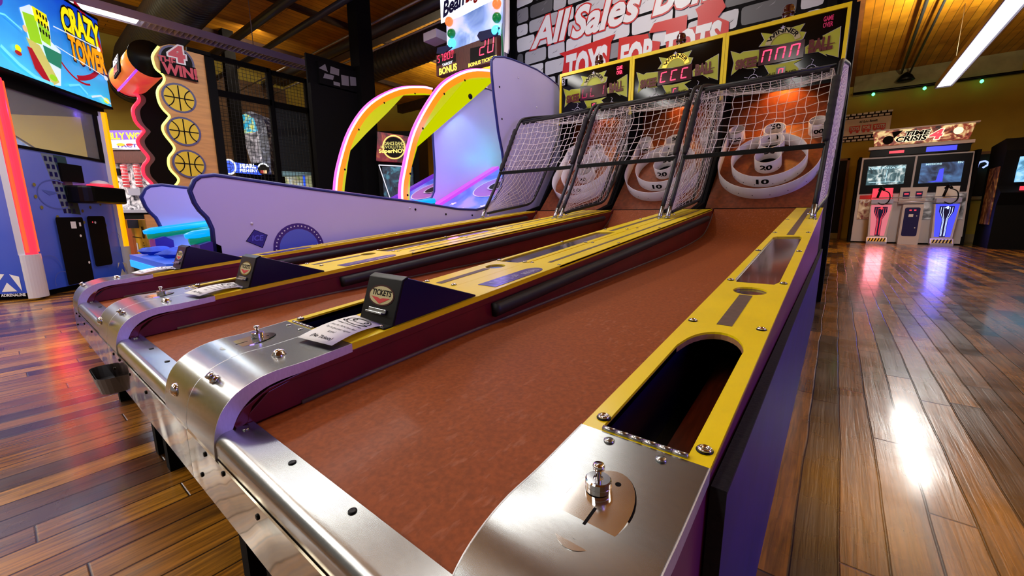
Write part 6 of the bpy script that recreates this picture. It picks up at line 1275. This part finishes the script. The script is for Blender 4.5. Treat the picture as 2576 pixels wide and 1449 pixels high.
a = Art((0, 0.01, 0), (1, 0, 0), (0, 0, 1), .003); z_ = q[0][1]; a.disc(0, z_, .12, 'dark'); a.ring(0, z_, .11, .03, 'signwhite', a0=20, a1=160); a.rect(-.07, z_ - .09, .0, z_ - .02, 'bannerred'); a.rect(.0, z_ - .09, .07, z_ - .02, 'art_skin'); a.build('sign_face', t)
# prize counter beyond the second mesh panel
K['wavyblue'] = emit('wavy_blue_white_sign', (.35, .5, 1.0), 1.0); K['playmural'] = marble_mat('pastel_playground_mural', (.35, .45, .2), (.6, .55, .35), (.5, .65, .75), 3, .45); K['tealart'] = mat('teal_arch_print', srgb(90, 150, 200), .4)
t = facing('play_area_wall', 'pastel play area wall with a wavy blue lit sign, behind the mesh beside the black wall', 'play area', 8.2, (-8.441, 3.785, 0))
q = [(-0.263, 2.137), (0.497, 2.316), (0.495, 2.046), (-0.211, 1.902)]
b = mb('navy'); b.prism(q, 'y', .0, .06); sg = b.build('sign_board', t)
a = Art((0, 0, 0), (1, 0, 0), (0, 0, 1), .003)
for i in range(9):
    f0 = (i + .1) / 9; f1 = (i + .85) / 9; dz = .02 * math.sin(i * 1.4)
    P0 = V(q[3]).lerp(V(q[2]), f0); P1 = V(q[3]).lerp(V(q[2]), f1); P2 = V(q[0]).lerp(V(q[1]), f1); P3 = V(q[0]).lerp(V(q[1]), f0)
    a.poly([tuple(P0 + V((0, .03))), tuple(P1 + V((0, .03))), tuple(P2 + V((0, dz))), tuple((P2 + P3) / 2 + V((0, .03 + dz))), tuple(P3 + V((0, dz)))], 'wavyblue')
    a.line([tuple(P0.lerp(P3, .2) + V((.02, .02))), tuple(P1.lerp(P2, .45)), tuple(P0.lerp(P3, .7) + V((.01, 0))), tuple(P1.lerp(P2, .95))], .014, 'signwhite')
a.build('sign_waves', sg)
q = [(-0.178, 1.857), (0.504, 1.972), (0.462, 1.085), (-0.165, 1.088), (0.282, 2.698), (0.499, 2.747), (0.528, 2.243), (0.273, 2.208), (0.299, 2.483), (0.482, 2.568), (-0.168, 1.805), (0.106, 1.841), (0.111, 1.655), (-0.172, 1.619)]
b = mb('playmural'); b.prism(q[:4], 'y', .05, .1); b.prism([q[4], q[5], q[6], q[7]], 'y', .05, .1); b.box(q[3][0], .1, 0, q[2][0], .2, q[3][1] + .3); mw = b.build('mural', t)
a = Art((0, .05, 0), (1, 0, 0), (0, 0, 1), .003); a.poly([q[8], q[9], q[6], q[7]], 'tealart'); a.line([q[8], q[9]], .03, 'bannerred'); a.poly([q[10], q[11], q[12], q[13]], 'maroonink')
for px in [[(0.207, 1.692), (0.202, 1.315)], [(0.395, 1.541), (0.391, 1.162)]]: a.line(px, .04, 'gold' if px[0][0] < .15 else 'signblue')
a.build('mural_print', mw)
b = mb('tanlow'); b.prism([(-0.096, 1.603), (0.514, 1.66), (0.527, 1.54), (-0.107, 1.498)], 'y', -.2, .0); b.build('counter_top', t)
# dance game seen through the arches
K['dance'] = marble_mat('dark_red_dance_marquee', (.03, .005, .01), (.22, .01, .03), (.45, .12, .03), 4, .5); K['dancering'] = emit('yellow_glow_ring', (1.0, .8, .2), 1.0)
t = facing('dance_game', 'dance game with a dark red ringed marquee, seen through the glowing arches', 'arcade machine', 6.6, (-5.596, 3.992, 0))
q = [(-0.136, 2.025), (0.345, 1.953), (0.313, 1.562), (-0.183, 1.594), (-0.155, 1.534), (0.197, 1.478), (0.014, 1.016), (0.582, 1.013), (-0.204, 2.025), (-0.27, 1.017)]
b = mb('dance'); b.prism(q[:4], 'y', -.03, .05); mq = b.build('marquee', t); b = mb('blackmatte'); b.box(q[8][0] + .02, .05, 0, q[1][0] + .12, .8, q[0][1] + .02); b.build('cabinet_body', t)
cx = (q[0][0] + q[1][0]) / 2 + .0; cz = (q[0][1] + q[2][1]) / 2
a = Art((0, -.03, 0), (1, 0, 0), (0, 0, 1), .003); a.ring(cx, cz, .17, .02, 'dancering'); a.disc(cx, cz, .15, 'dark'); a.text('DANCE DANCE', cx - .14, cz + .03, cx + .18, cz + .08, 'art_cream', .03); a.text('REVOLUTION', cx - .2, cz - .02, cx + .2, cz + .02, 'art_cream', .02); a.text('SuperNOVA', cx - .23, cz - .10, cx + .25, cz - .03, 'dancering', .04); a.build('marquee_lettering', mq)
b = mb('bluedim'); zt = q[4][1]; b.box(q[4][0] + .05, .0, zt - .62, q[4][0] + .52, .05, zt - .03); b.build('screen', t)
b = mb('lampwhite'); b.tube([(q[4][0], .0, zt), (q[5][0], .0, zt - .02)], .008, 6); b.tube([(q[4][0], .0, zt), (q[4][0] + .2, -.1, zt - .6)], .008, 6); b.tube([(q[5][0], .0, zt - .02), (q[5][0] + .2, -.1, zt - .6)], .008, 6); b.build('lit_frame', t)
